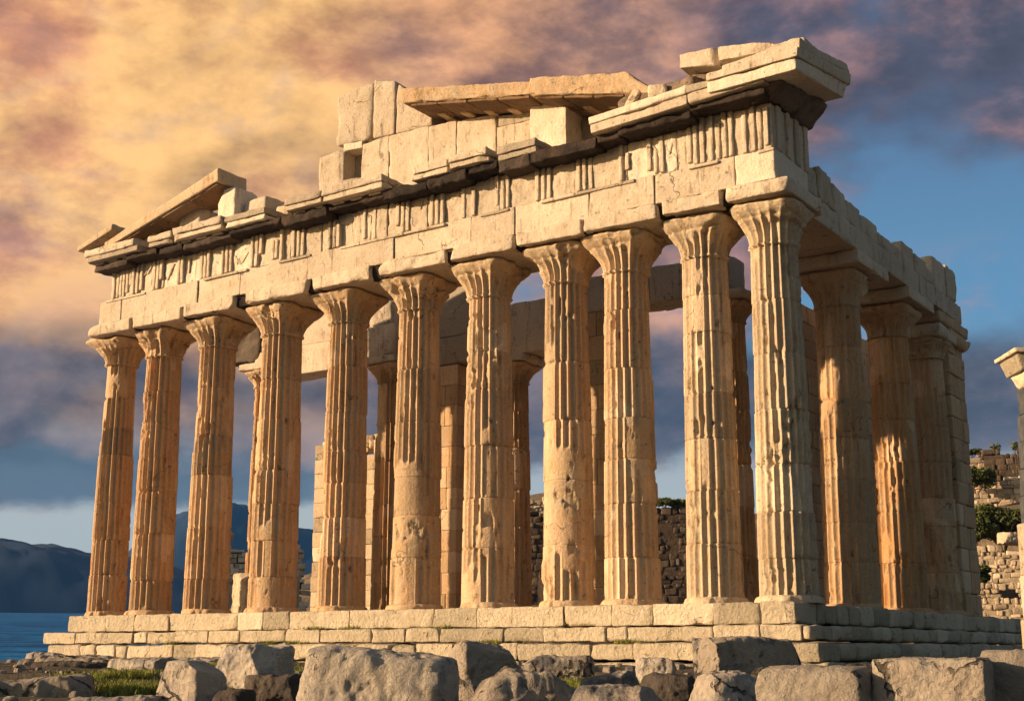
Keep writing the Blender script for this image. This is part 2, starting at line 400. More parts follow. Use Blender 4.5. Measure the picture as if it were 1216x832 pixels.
def grid_mesh(name, xs, ys, fn, mat, **kw):
    X, Y = np.meshgrid(xs, ys, indexing='ij'); Z = fn(X, Y)
    V = np.stack([X, Y, Z], -1).reshape(-1, 3); n = len(ys); I = np.arange(len(xs) * n).reshape(len(xs), n)
    F = np.stack([I[:-1, :-1], I[1:, :-1], I[1:, 1:], I[:-1, 1:]], -1).reshape(-1, 4)
    mb = MB(); mb.add(V, F); return mb.build(name, mat, **kw)
def nonuni(a, b, lo, hi, fine, coarse):
    mid = list(np.arange(lo, hi, fine)); l = []; s = fine; x = lo
    while x > a: s = min(s * 1.25, coarse); x -= s; l.append(x)
    r = []; s = fine; x = mid[-1]
    while x < b: s = min(s * 1.25, coarse); x += s; r.append(x)
    return np.array(l[::-1] + mid + r)
g = grid_mesh('ground', nonuni(-60, 3000, -32, 16, .25, 120), nonuni(-200, 3000, -31, 2, .25, 120), terrain, M_GROUND); tag(g, kind='structure')
# the hill gets its own skin over the ground, paler earth
def hill_fn(X, Y): return terrain(X, Y) + .06
h = grid_mesh('hillside', np.arange(-60, 80, .9), np.arange(27, 130, .9), hill_fn, M_HILL); tag(h, kind='structure')

def sea():
    az = np.linspace(-60, -6, 60); d = np.concatenate([np.linspace(43, 120, 30), np.geomspace(130, 2600, 40)])
    A, D = np.meshgrid(np.radians(az), d, indexing='ij')
    X = CAM[0] + (FW[0] * np.cos(A) + RT[0] * np.sin(A)) * D; Y = CAM[1] + (FW[1] * np.cos(A) + RT[1] * np.sin(A)) * D
    Z = -1.62 + (D - 50) * .0268
    V = np.stack([X, Y, Z], -1).reshape(-1, 3); n = len(d); I = np.arange(len(az) * n).reshape(len(az), n)
    F = np.stack([I[:-1, :-1], I[1:, :-1], I[1:, 1:], I[:-1, 1:]], -1).reshape(-1, 4)
    mb = MB(); mb.add(V, F[:, ::-1]); tag(mb.build('sea', M_SEA), kind='structure')
sea()
def mountain(name, azs, els, D, depth, seed):
    az = np.linspace(azs[0], azs[-1], 220); el = np.interp(az, azs, els)
    t = np.linspace(0, 1, 40)
    A, T_ = np.meshgrid(az, t, indexing='ij')
    E = np.repeat(el[:, None], 40, 1)
    prof = np.sin(np.clip(T_, 0, 1) * math.pi) ** .8
    d = D + (T_ - .5) * depth
    a = np.radians(A)
    X = CAM[0] + (FW[0] * np.cos(a) + RT[0] * np.sin(a)) * d; Y = CAM[1] + (FW[1] * np.cos(a) + RT[1] * np.sin(a)) * d
    base = (D - depth / 2) * .0268 - 8
    H = np.tan(np.radians(E)) * D - 1 - base
    P = np.stack([X, Y, X * 0], -1)
    Z = base + H * prof * (1 + .05 * fbm(P * .008, 4, seed)) + 6 * ridged(P * .02, 4, seed + 2) * prof
    V = np.stack([X, Y, Z], -1).reshape(-1, 3); I = np.arange(220 * 40).reshape(220, 40)
    F = np.stack([I[:-1, :-1], I[1:, :-1], I[1:, 1:], I[:-1, 1:]], -1).reshape(-1, 4)
    mb = MB(); mb.add(V, F[:, ::-1]); tag(mb.build(name, M_MOUNT), kind='structure')
mountain('hills', [-50, -40, -30, -24, -20.3, -18.5, -17.2, -16, -14, -12, -9], [2.2, 3.2, 4.0, 4.5, 4.15, 3.95, 3.7, 3.55, 3.3, 2.5, 1.5], 1500, 500, 31)
mountain('hills', [-18.5, -17, -15.5, -14.2, -13, -12, -10.5, -9, -7, -4, 0], [1.5, 2.6, 4.1, 5.3, 5.9, 6.0, 5.6, 5.0, 4.6, 4.0, 2.0], 2100, 500, 47)

# ------------------------------------------------------------------ the temple
TEMPLE = empty('temple_ruin', (0, 0, 0), 'large ruined golden marble temple with fluted columns on stone steps, its roof broken away', 'temple')
def tilt(x): return .018 * np.minimum(x, 0)
def tb(mb, x0, y0, z0, x1, y1, z1, **kw):          # block of the front entablature, which sags gently to the left
    a, b = tilt(x0), tilt(x1)
    P = [(x0,y0,z0+a),(x1,y0,z0+b),(x0,y1,z0+a),(x1,y1,z0+b),(x0,y0,z1+a),(x1,y0,z1+b),(x0,y1,z1+a),(x1,y1,z1+b)]
    return block(mb, P, **kw)

# steps: front run and right-hand run in one mesh for each step
ZT = .06
for k, (z0, z1, yf, xr, xl) in enumerate([(-.46, ZT, 0, .14, -25.5), (-.86, -.47, -.36, .62, -26.3), (-1.32, -.87, -.7, .95, -25.6), (-1.75, -1.33, -1.0, 1.25, -25.0)]):
    mb = MB()
    courses(mb, xl, xr - .02, yf, yf + 1.3, [z0, z1], .5 if k else 1.0, 2.4 if k else 3.0, jit=.03 + .02 * (k > 1), seed=11 + k, gap=.010 + .004 * k, g=.09, r=.018 + .008 * k, chip=.36, amp=.03 + .008 * k, fr=2.6, big=.03 + .02 * (k > 0), vz=.035 * (k > 0))
    courses(mb, xr - 1.3, xr, yf + 1.32, 34, [z0, z1], .7, 1.7, axis=1, jit=.04, seed=31 + k, gap=.02, g=.12, r=.05 + .02 * k, chip=.30, amp=.05, fr=2.2, big=.10, vz=.03)
    mb.build('step', M_STEP, TEMPLE)
mb = MB(); block(mb, (-25.4, 1.25, -.6, -1.2, 34, ZT - .015), g=.8, r=.02, chip=0, amp=.004)
mb.build('floor', M_MARBLE, TEMPLE)

def make_column(x, y, zb, zn, zt, r0, r1, cap_w, cap_d, seed, warm, wear=.3, mat=None, abx=None, aby=None, abz=None, base=True, nfl=20, parent=None, capwarm=None, dark_ab=False, rootname='column', label=None, holes=()):
    """fluted shaft built of drums, with a flaring ribbed capital and an abacus slab as children"""
    mat = mat or M_COLUMN; rs = np.random.RandomState(seed)
    nA = nfl * 10
    th = np.linspace(0, 2 * math.pi, nA, endpoint=False)
    joints = [zb]; z = zb + rs.uniform(1.0, 1.7)
    while z < zn - .7: joints.append(z); z += rs.uniform(.95, 1.75)
    joints.append(zn)
    zz = list(np.arange(zb, zn, .075)) + [zn]
    for j in joints[1:-1]: zz += [j - .03, j - .012, j, j + .012, j + .03]
    zz = np.array(sorted(set(zz)))
    TH, Z = np.meshgrid(th, zz, indexing='ij')
    t = (Z - zb) / (zn - zb)
    rad = r0 + (r1 - r0) * t + .012 * np.sin(t * math.pi)
    di = np.clip(np.searchsorted(joints, Z, side='right') - 1, 0, len(joints) - 2)
    droff = rs.uniform(-.012, .012, 20)[di]; drrot = rs.uniform(-.03, .03, 20)[di]
    ox = rs.uniform(-.010, .010, 20)[di]; oy = rs.uniform(-.010, .010, 20)[di]
    o3 = rs.rand(3) * 50
    P = np.stack([np.cos(TH) * r0 + o3[0], np.sin(TH) * r0 + o3[1], Z + o3[2]], -1)
    ph = ((TH + drrot) / (2 * math.pi) * nfl) % 1
    fl = 1 - (2 * ph - 1) ** 2
    thq = (np.floor((TH + drrot) / (2 * math.pi) * nfl) + .5) * 2 * math.pi / nfl
    Pq = np.stack([np.cos(thq) * r0 * 1.1 + o3[0], np.sin(thq) * r0 * 1.1 + o3[1], Z * .30 + o3[2]], -1)
    w = vn(Pq, seed) + .25 * vn(Pq * np.array([3, 3, 1]), seed + 1) + .10 * fbm(P * 2.5, 2, seed + 2)
    dw = rs.uniform(-.14, .14, 20)[di]
    keep = sst(w + dw, -.80 + wear * .7, -.74 + wear * .7)
    fd = .108 * (.35 + .65 * sst(t * 1.02, 0, .03))
    r = rad + droff - fd * (fl * keep + .42 * (1 - keep))
    # worn arrises, small chips, large spalls with crisp rims
    ch = fbm(P * 3.1, 3, seed + 3); r = r - .028 * sst(ch, .45, .5)
    sp = fbm(P * np.array([.95, .95, .75]), 3, seed + 6) + .35 * fbm(P * 5, 2, seed + 7) * .4
    r = r - .06 * sst(sp, .40, .43) * (1 + .5 * fbm(P * 6, 2, seed + 8))
    sp2 = fbm(P * np.array([2.4, 2.4, .5]) + 40, 3, seed + 16)
    r = r + .005 * fbm(P * 9, 3, seed + 9)
    for j in joints[1:-1]:
        dz = np.abs(Z - j); jn = fbm(P * 2.3 + j, 3, seed + 12)
        r = r - (.022) * np.exp(-(dz / .013) ** 2) - .06 * sst(jn, .12, .5) * np.exp(-(dz / .07) ** 2)
    for k in range(len(holes) + 3):
        th0, zh, sz = holes[k] if k < len(holes) else (rs.uniform(-3.1, 0), rs.uniform(zb + 1, zn - .5), rs.uniform(.03, .055))
        da = np.abs((TH - th0 + math.pi) % (2 * math.pi) - math.pi) * r0; q_ = np.maximum(da, np.abs(Z - zh) * .8) / sz
        r = r - .13 * sst(q_, 1.3, .8)
    r = r - .05 * np.exp(-((Z - zb) / .04) ** 2)
    V = np.stack([x + ox + np.cos(TH) * r, y + oy + np.sin(TH) * r, Z], -1).reshape(-1, 3)
    n = len(zz); I = np.arange(nA * n).reshape(nA, n); J = np.roll(I, -1, axis=0)
    F = np.stack([I[:, :-1], J[:, :-1], J[:, 1:], I[:, 1:]], -1).reshape(-1, 4)
    tone = (rs.uniform(-.8, .8, 20)[di]).ravel()
    patch = (vn(np.stack([TH * 1.3 + seed, Z * .8, Z * 0], -1), seed) > .55).ravel() * .5
    mb = MB(); mb.add(V, F, tone + patch)
    if base:
        # worn base ring
        zz2 = np.linspace(zb - .01, zb + .17, 7); tt = np.linspace(0, 1, 7)
        T2, Z2 = np.meshgrid(th, zz2, indexing='ij'); S2 = np.repeat(tt[None], nA, 0)
        P2 = np.stack([np.cos(T2) * 1.5 + o3[0], np.sin(T2) * 1.5, Z2 + o3[2]], -1)
        rr = r0 - .03 + .10 * np.sqrt(np.clip(1 - S2 ** 2, 0, 1)) * (.55 + .9 * sst(fbm(P2 * 1.1, 3, seed + 20), -.25, .15)) + .015 * fbm(P2 * 5, 2, seed)
        V2 = np.stack([x + np.cos(T2) * rr, y + np.sin(T2) * rr, Z2], -1).reshape(-1, 3)
        I2 = np.arange(nA * 7).reshape(nA, 7); J2 = np.roll(I2, -1, axis=0)
        mb.add(V2, np.stack([I2[:, :-1], J2[:, :-1], J2[:, 1:], I2[:, 1:]], -1).reshape(-1, 4), .2)
    col = mb.build(rootname, mat, parent, loc=(x, y, zb), warm=warm)
    if label: col['label'] = label
    # capital : ribs run on up and curl out under the abacus
    nz = 44; tz = np.linspace(0, 1, nz)
    TH, TZ = np.meshgrid(th, tz, indexing='ij'); Z = zn + (zt - zn) * TZ
    P = np.stack([np.cos(TH) * r1 + o3[1], np.sin(TH) * r1 + o3[2], Z + o3[0]], -1)
    pw = 2 + 5 * TZ ** 1.5
    sq = (np.abs(np.cos(TH)) ** pw + np.abs(np.sin(TH)) ** pw) ** (-1 / pw)
    pf = .12 * TZ + .88 * sst(TZ, .18, 1.02) ** 1.25; hx = r1 + (cap_w - r1) * pf; hy = r1 + (cap_d - r1) * pf
    ph = (TH / (2 * math.pi) * nfl) % 1; fl = 1 - (2 * ph - 1) ** 2
    er = fbm(P * 1.5, 4, seed + 31); k2 = sst(er, -.42, -.1)
    dr = -.115 * fl * k2 * (1 - .8 * sst(TZ, .50, .80))
    dr = dr + .055 * np.exp(-((TZ - .06) / .03) ** 2) - .03 * np.exp(-((TZ - .0) / .02) ** 2) - .035 * np.exp(-((TZ - .66) / .025) ** 2)
    dr = dr - .13 * sst(fbm(P * 1.7 + 9, 3, seed + 33), .18, .30) * sst(TZ, .2, .7)
    dr = dr + .08 * fbm(P * 4.0, 3, seed + 35) * TZ + .13 * fbm(P * 1.3 + 5, 2, seed + 37) * sst(TZ, .4, .8)
    dr = dr - .20 * sst(TZ, .86, 1.0) ** 1.5                       # lip rolls back under the slab
    V = np.stack([x + np.cos(TH) * (hx * sq + dr), y + np.sin(TH) * (hy * sq + dr), Z], -1).reshape(-1, 3)
    I = np.arange(nA * nz).reshape(nA, nz); J = np.roll(I, -1, axis=0)
    F = np.stack([I[:, :-1], J[:, :-1], J[:, 1:], I[:, 1:]], -1).reshape(-1, 4)
    mb = MB(); mb.add(V, F, rs.uniform(-.3, .5))
    cap = mb.build('capital', mat, col, warm=warm * .6 if capwarm is None else capwarm)
    cap.location = (-x, -y, -zb)
    if abx:
        mb = MB(); a, b = abx; c, d = aby; e, f = abz
        block(mb, (a, c, e, b, d, f), g=.08, r=.025, chip=.42, amp=.04, big=.04, fr=2.0, tone=.3, facets=2, fdepth=(.88, .97))
        ab = mb.build('abacus', M_MARBLE, col); ab.location = (-x, -y, -zb)
    return col

front = [(-25.05, .68, -25.46, -23.35), (-22.91, .74, -23.2, -20.9), (-20.33, .76, -20.72, -18.5), (-17.45, .80, -17.95, -15.3), (-14.66, .75, -15.15, -12.86),
         (-11.89, .77, -12.5, -10.05), (-9.34, .78, -9.9, -7.72), (-6.73, .76, -7.6, -5.5), (-4.80, .77, -5.42, -3.23), (-2.45, .75, -3.05, -1.42), (-.50, .76, -1.27, .44)]
warms = [.55, .6, .5, .45, .5, .4, .3, .32, .35, .08, .0]
for i, (x, r0, a, b) in enumerate(front):
    dz = float(tilt(x))
    ztop = 10.1 + dz
    make_column(x, 1.2, ZT, 8.95 + dz * .6, ztop, r0 - .02, (r0 - .02) * .83, 1.04 if i < 10 else .92, 1.05, 100 + i * 7, warms[i], wear=[.5, .45, .4, .45, .4, .5, .3, .55, .3, .3, .2][i],
                abx=(a, b), aby=(-.06, 2.4), abz=(ztop - .03, ztop + .38), parent=TEMPLE, holes=[(math.radians(-68), 6.15, .10), (math.radians(-66), 5.95, .06)] if i == 10 else ())
# right-hand row
for i, (y, r0, dpt) in enumerate([(7.75, .80, 1.0), (12.55, .78, 1.0)]):
    make_column(-1.21, y, ZT, 8.85, 9.9, r0, r0 * .82, 1.0, 1.15, 300 + i * 9, [.5, .8][i], wear=[.55, .3][i],
                abx=(-2.15, -.02), aby=(y - 1.35, y + 1.35), abz=(9.88, 10.26), parent=TEMPLE)
# engaged pier closing the row
make_column(-1.1, 15.9, ZT, 8.7, 9.5, .80, .72, .9, .9, 333, .6, wear=.6, abx=(-2.1, -.15), aby=(14.9, 17.0), abz=(9.4, 9.85), parent=TEMPLE)
mb = MB(); courses(mb, -2.1, -.36, 16.5, 18.5, list(np.linspace(ZT, 9.9, 14)), .9, 1.7, axis=1, jit=.03, seed=5, gap=.008, g=.12, r=.03, chip=.22, amp=.03, big=.05)
pier = mb.build('pier', M_COLUMN, TEMPLE, warm=.5)
mb = MB()
block(mb, boxc(-1.25, 17.4, 9.45, 2.1, 2.5, .42, taper=-.10), g=.12, r=.08, chip=.3, amp=.06, big=.1); block(mb, boxc(-1.2, 16.6, 9.87, 2.2, 3.6, .42), g=.12, r=.08, chip=.3, amp=.05)
mb.build('capital', M_COLUMN, pier, warm=.4)

# front architrave
mb = MB(); js = [-25.0, -23.9, -20.2, -18.3, -15.4, -12.0, -9.2, -7.7, -5.3, -3.3, -1.0, .10]
rs = random.Random(4)
for a, b in zip(js[:-1], js[1:]):
    dz = rs.uniform(-.015, .015)
    tb(mb, a + .012, .04 + rs.uniform(-.03, .03), 10.46 + dz, b - .012, 2.3, 11.27 + dz, g=.09, r=.014, chip=.14, amp=.014, tone=rs.uniform(-.5, .9))
# taenia, a thin moulding over the architrave, much of it broken away
x = -24.7
while x < .0:
    w = rs.uniform(.7, 2.2)
    if rs.random() < .55: tb(mb, x, -.03, 11.18, min(x + w, .1), .2, 11.265, g=.09, r=.02, chip=.16, amp=.012)
    x += w + .02
mb.build('architrave', M_MARBLE, TEMPLE)
# frieze blocks
mb = MB(); x = -24.55
while x < -.2:
    w = min(rs.uniform(1.25, 1.55), .03 - x)
    if .03 - (x + w) < .5: w = .03 - x
    tb(mb, x + .01, .10 + rs.uniform(-.03, .03), 11.275, x + w - .01, 1.3, 12.36 + (.25 if x > -2.9 else 0), g=.075, r=.02, chip=.16, amp=.045, fr=2.0, tone=rs.uniform(-.6, .9))
    x += w
for k in range(16):
    xx = rs.uniform(-24, -.6); zz_ = rs.uniform(11.4, 11.95); hh = rs.uniform(.25, .6); sl = rs.uniform(-.35, .35); t_ = float(tilt(xx)); ww = rs.uniform(.05, .12)
    block(mb, [(xx, .07, zz_+t_), (xx+ww, .07, zz_+t_), (xx, .2, zz_+t_), (xx+ww, .2, zz_+t_), (xx+sl, .07, zz_+hh+t_), (xx+sl+ww, .07, zz_+hh+t_), (xx+sl, .2, zz_+hh+t_), (xx+sl+ww, .2, zz_+hh+t_)], g=.06, r=.03, chip=.08, amp=.02, fr=5)
block(mb, (-1.05, 1.32, 11.285, .03, 2.62, 12.8), g=.09, r=.03, chip=.2, amp=.04)
mb.build('frieze', M_MARBLE, TEMPLE)
# triglyphs
TX = [-24.2, -23.72, -23.2, -22.2, -21.19, -19.95, -18.95, -17.64, -16.75, -15.85, -14.37, -12.97, -11.71, -10.44, -9.3, -8.14, -6.77, -5.43, -4.28, -3.26, -2.08, -1.45, -.90, -.30]
for i, x in enumerate(TX):
    mb = MB(); bw = .13; zt_ = 12.34 + (.22 if x > -2.9 else 0)
    for s in (-1, 0, 1):
        if i > 2 and rs.random() < .12: continue
        cx = x + s * .185; hb = 11.30 + (rs.random() < .2) * rs.uniform(0, .4); ht = zt_ - (rs.random() < .3) * rs.uniform(0, .35)
        tb(mb, cx - bw / 2, rs.uniform(.0, .045), hb, cx + bw / 2, .3, ht, g=.08, r=.022, chip=.12, amp=.018, fr=3, tone=.2)
    mb.build('triglyph', M_MARBLE, TEMPLE)
for i in range(4):           # ribs carved on the return of the corner
    mb = MB()
    block(mb, (.0, .35 + i * .62, 11.3, .085, .62 + i * .62, 12.85), g=.08, r=.03, chip=.15, amp=.02)
    mb.build('triglyph', M_MARBLE, TEMPLE)

# horizontal cornice, in broken lengths (x0, x1, z0, z1, front y, extra rise at right end)
pieces = [(-24.98, -22.35, 12.50, 12.88, -.82, 0), (-21.9, -20.75, 12.50, 12.82, -.78, 0), (-20.7, -18.4, 12.50, 12.86, -.84, 0), (-18.38, -16.6, 12.50, 12.84, -.76, .03),
          (-15.7, -14.2, 12.52, 12.84, -.84, 0), (-14.18, -11.85, 12.52, 12.88, -.82, 0), (-10.9, -9.55, 12.52, 12.86, -.7, 0), (-9.45, -8.1, 12.54, 12.88, -.8, 0), (-7.9, -6.6, 12.50, 12.86, -.6, 0)]
for (a, b, z0, z1, yf, up) in pieces:
    z1 += .05
    mb = MB(); zm = z0 + (z1 - z0) * .42
    tb(mb, a + .02, yf + .06, z0, b - .02, 1.0, zm, g=.08, r=.02, chip=.28, amp=.03, facets=2, fdepth=(.88, .97))
    tb(mb, a, yf, zm + .004, b, 1.0, z1, g=.08, r=.02, chip=.34, amp=.035, facets=3, fdepth=(.88, .97))
    x = a + .15
    while x + .5 < b:
        tb(mb, x, yf + .32, z0 - .06, x + .46, .0, z0 + .01, g=.12, r=.02, chip=.1, amp=.01); x += .72
    mb.build('cornice_block', M_MARBLE, TEMPLE)
# rough bedding course, its near-black colour paints the shade under the cornice
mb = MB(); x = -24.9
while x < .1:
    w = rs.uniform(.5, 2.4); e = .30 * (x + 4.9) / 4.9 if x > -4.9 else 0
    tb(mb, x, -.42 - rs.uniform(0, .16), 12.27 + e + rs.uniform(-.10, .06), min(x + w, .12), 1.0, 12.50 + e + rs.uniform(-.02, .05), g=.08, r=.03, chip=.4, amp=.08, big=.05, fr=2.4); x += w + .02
mb.build('shade_toned_bed', M_SHADE, TEMPLE)
# near-black blocks added as painted shade in the gaps between the abaci
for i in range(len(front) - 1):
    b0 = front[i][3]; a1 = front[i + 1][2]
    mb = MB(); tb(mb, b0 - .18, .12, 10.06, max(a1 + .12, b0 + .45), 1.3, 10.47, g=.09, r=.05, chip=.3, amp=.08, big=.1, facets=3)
    mb.build('gap_shade_block', M_SHADE, TEMPLE)
# right-hand raking cornice
def slab(pts_bot, pts_top, **kw): mb = MB(); block(mb, list(pts_bot) + list(pts_top), **kw); return mb
def rake(x0, x1, y0, y1, z0a, z0b, z1a, z1b, mb=None, **kw):
    mb = mb or MB()
    block(mb, [(x0,y0,z0a),(x1,y0,z0b),(x0,y1,z0a),(x1,y1,z0b),(x0,y0,z1a),(x1,y0,z1b),(x0,y1,z1a),(x1,y1,z1b)], **kw); return mb
kw = dict(g=.08, r=.02, chip=.28, amp=.03)
mb = rake(-4.75, -1.9, -.78, 1.2, 12.42, 12.60, 12.66, 12.88, **kw); rake(-4.78, -1.9, -.82, 1.2, 12.67, 12.89, 12.86, 13.12, mb, **kw); mb.build('cornice_block', M_MARBLE, TEMPLE)
mb = rake(-1.9, .2, -.76, 1.2, 12.62, 12.74, 12.88, 13.0, **kw); rake(-1.95, .2, -.8, 1.2, 12.89, 13.01, 13.10, 13.22, mb, **kw); mb.build('cornice_block', M_MARBLE, TEMPLE)
# corner piece: wide at the top, its right side climbs towards the back
mb = MB(); kw2 = dict(g=.08, r=.02, chip=.24, amp=.03)
block(mb, [(-1.3,-.86,12.72),(1.08,-.86,12.80),(-1.3,2.3,13.1),(1.18,2.3,13.15),(-1.3,-.86,13.02),(1.12,-.86,13.10),(-1.3,2.4,13.5),(1.25,2.4,13.55)], **kw2)
block(mb, [(-1.3,-.92,13.03),(1.15,-.92,13.11),(-1.3,2.5,13.5),(1.3,2.5,13.56),(-1.3,-.92,13.24),(1.18,-.92,13.34),(-1.3,2.5,13.7),(1.35,2.5,13.85)], **kw2)
block(mb, [(-.9,-.80,13.25),(1.18,-.80,13.35),(-.9,2.4,13.7),(1.34,2.4,13.86),(-.9,-.74,13.42),(1.18,-.74,13.66),(-.9,2.3,13.9),(1.3,2.3,14.08)], **kw2)
mb.build('cornice_block', M_MARBLE, TEMPLE)
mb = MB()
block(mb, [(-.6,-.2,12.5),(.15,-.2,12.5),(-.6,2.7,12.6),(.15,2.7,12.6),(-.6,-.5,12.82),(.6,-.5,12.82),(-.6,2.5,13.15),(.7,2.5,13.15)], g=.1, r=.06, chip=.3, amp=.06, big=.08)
mb.build('shade_toned_bed', M_DARK, TEMPLE)  # dark marble paints the shade under the corner cornice
# loose slabs on the right end
mb = rake(-2.4, -1.3, -.15, 1.6, 13.95, 13.8, 14.35, 14.30, g=.08, r=.03, chip=.35, amp=.05, facets=4, fdepth=(.8, .95)); mb.build('roof_slab', M_MARBLE, TEMPLE)
mb = rake(-2.3, .6, .3, 1.9, 13.5, 13.45, 13.95, 13.8, g=.12, r=.07, chip=.3, amp=.08, big=.1); mb.build('roof_slab', M_DARK, TEMPLE)
mb = rake(-1.25, .3, -.25, 1.5, 13.82, 13.74, 14.22, 13.98, g=.08, r=.03, chip=.4, amp=.06, facets=5, fdepth=(.8, .95)); mb.build('roof_slab', M_MARBLE, TEMPLE)
mb = rake(.0, 1.1, -.2, 1.7, 13.5, 13.6, 13.98, 13.9, g=.08, r=.03, chip=.4, amp=.06, facets=4, fdepth=(.8, .95)); mb.build('roof_slab', M_MARBLE, TEMPLE)
mb = rake(-4.3, -1.9, -.2, 1.2, 13.0, 13.2, 13.55, 13.7, g=.1, r=.1, chip=.4, amp=.12, big=.2, fr=2); mb.build('rubble_core', M_DARK, TEMPLE)
mb = MB(); block(mb, boxc(-4.0, -.15, 13.0, .25, .3, .75, pitch=35), g=.08, r=.06, chip=.1, amp=.03); block(mb, boxc(-3.0, -.2, 13.2, .5, .4, .35, yaw=20), g=.08, r=.06, chip=.1, amp=.03); mb.build('rubble_core', M_COLUMN, TEMPLE)

# attic wall
wall = MB()
rows = [
 (12.55, 13.75, [(-15.95, -14.95), (-14.15, -13.05), (-13.05, -11.45), (-11.45, -10.3), (-10.3, -8.9), (-8.85, -7.3)]),
]
def wb(a, b, z0a, z0b, z1a, z1b, y0=1.0, y1=2.1, **kw_):
    k = dict(g=.10, r=.02, chip=.26, amp=.035, fr=1.8, facets=1, fdepth=(.9, .98)); k.update(kw_)
    block(wall, [(a,y0,z0a),(b,y0,z0b),(a,y1,z0a),(b,y1,z0b),(a,y0,z1a),(b,y0,z1b),(a,y1,z1a),(b,y1,z1b)], **k)
wb(-15.95, -14.88, 12.3, 12.3, 14.62, 14.72, r=.06, big=.12)
wb(-14.9, -14.15, 12.3, 12.3, 13.62, 13.62); wb(-14.9, -14.15, 14.62, 14.58, 14.86, 14.82)
wb(-14.9, -14.15, 13.6, 13.6, 14.64, 14.60, y0=1.55)                    # back of the niche
wb(-14.15, -13.05, 12.3, 12.3, 14.80, 14.76); wb(-13.05, -11.5, 12.3, 12.3, 14.74, 14.74)
wb(-11.5, -10.45, 12.3, 12.3, 14.70, 14.68); wb(-10.45, -9.0, 12.3, 12.3, 14.66, 14.55); wb(-8.96, -7.45, 12.3, 12.3, 14.12, 14.08); wb(-8.9, -7.5, 14.13, 14.09, 14.45, 14.35)
wb(-15.28, -13.75, 14.86, 14.80, 16.60, 16.82, r=.08, chip=.22, big=.15); wb(-13.72, -12.85, 14.80, 14.76, 16.80, 16.55, r=.05, chip=.2); wb(-12.83, -11.4, 14.77, 14.74, 16.5, 15.35, r=.05, chip=.2, y0=1.03)
wb(-7.52, -6.3, 12.3, 12.3, 14.5, 14.52, y0=.55, tone=.8)
wb(-6.3, -5.0, 12.3, 12.3, 13.9, 13.6, y0=1.4, tone=-.8); wb(-5.0, -2.2, 12.3, 12.3, 13.4, 13.6, y0=1.3, tone=-.9)
wall.build('attic_wall', M_MARBLE, TEMPLE)
# roof slabs leaning over the attic wall
mb = MB()
P = lambda x, y, z: (x, y, z)
block(mb, [(-11.55,-.25,15.05),(-7.0,-.2,14.28),(-11.4,2.4,15.1),(-7.0,2.6,14.3),(-11.75,-.3,15.55),(-7.0,-.25,14.66),(-11.6,2.4,15.5),(-7.0,2.6,14.7)], g=.09, r=.03, chip=.4, amp=.07, fr=2.2, facets=2, fdepth=(.9, .97))
for k in range(5):
    x = -10.9 + k * .85; zz = 15.0 - (x + 11.5) * .17
    block(mb, [(x,.6,zz-.08),(x+.3,.6,zz-.13),(x,1.6,zz-.08),(x+.3,1.6,zz-.13),(x,.6,zz+.02),(x+.3,.6,zz-.03),(x,1.6,zz+.02),(x+.3,1.6,zz-.03)], g=.15, r=.03, chip=.1, amp=.02)
mb.build('roof_slab', M_COLUMN, TEMPLE, warm=.35)
mb = MB()
block(mb, [(-6.98,-.3,14.22),(-2.95,-.25,13.36),(-7.0,2.6,14.2),(-3.0,2.5,13.4),(-6.98,-.35,14.72),(-3.9,-.3,14.16),(-7.0,2.6,14.7),(-3.9,2.5,14.2)], g=.09, r=.03, chip=.4, amp=.07, fr=2.2, facets=2, fdepth=(.9, .97))
for k in range(4):
    x = -6.6 + k * .8; zz = 14.12 - (x + 6.6) * .2
    block(mb, [(x,.6,zz-.09),(x+.3,.6,zz-.15),(x,1.6,zz-.09),(x+.3,1.6,zz-.15),(x,.6,zz+.03),(x+.3,.6,zz-.03),(x,1.6,zz+.03),(x+.3,1.6,zz-.03)], g=.15, r=.03, chip=.1, amp=.02)
mb.build('roof_slab', M_COLUMN, TEMPLE, warm=.35)

# left gable: raking slab on tympanum stones
mb = rake(-24.1, -18.75, -.72, .6, 12.42, 13.86, 12.66, 14.32, g=.12, r=.035, chip=.16, amp=.03); mb.build('roof_slab', M_COLUMN, TEMPLE, warm=.2)
mb = rake(-25.35, -23.6, -.85, .8, 12.5, 13.0, 12.68, 13.24, g=.1, r=.03, chip=.12, amp=.02); block(mb, (-25.1, -.3, 12.35, -23.6, .9, 12.6), g=.12, r=.05, chip=.1, amp=.02); mb.build('roof_slab', M_COLUMN, TEMPLE, warm=.1)
for (a, b, z0, z1, y0) in [(-23.2, -22.2, 12.35, 13.12, -.15), (-21.2, -20.1, 12.42, 13.45, -.1), (-20.0, -19.2, 12.42, 13.3, .5), (-19.15, -18.35, 12.45, 13.75, -.3), (-18.3, -17.2, 12.45, 13.3, .0), (-17.2, -16.5, 12.4, 12.95, .2)]:
    mb = MB(); block(mb, boxc((a+b)/2, y0+.6, z0, b-a, 1.2, z1-z0, yaw=rs.uniform(-6, 6), taper=.08), g=.1, r=.05, chip=.3, amp=.05, big=.08, facets=5); mb.build('tympanum_block', M_MARBLE if z1 > 13.2 else M_COLUMN, TEMPLE)
mb = MB(); block(mb, (-23.4, 1.0, 12.2, -18.2, 1.6, 12.7), g=.2, r=.1, chip=.2, amp=.05)
mb.build('tympanum_block', M_COLUMN, TEMPLE)

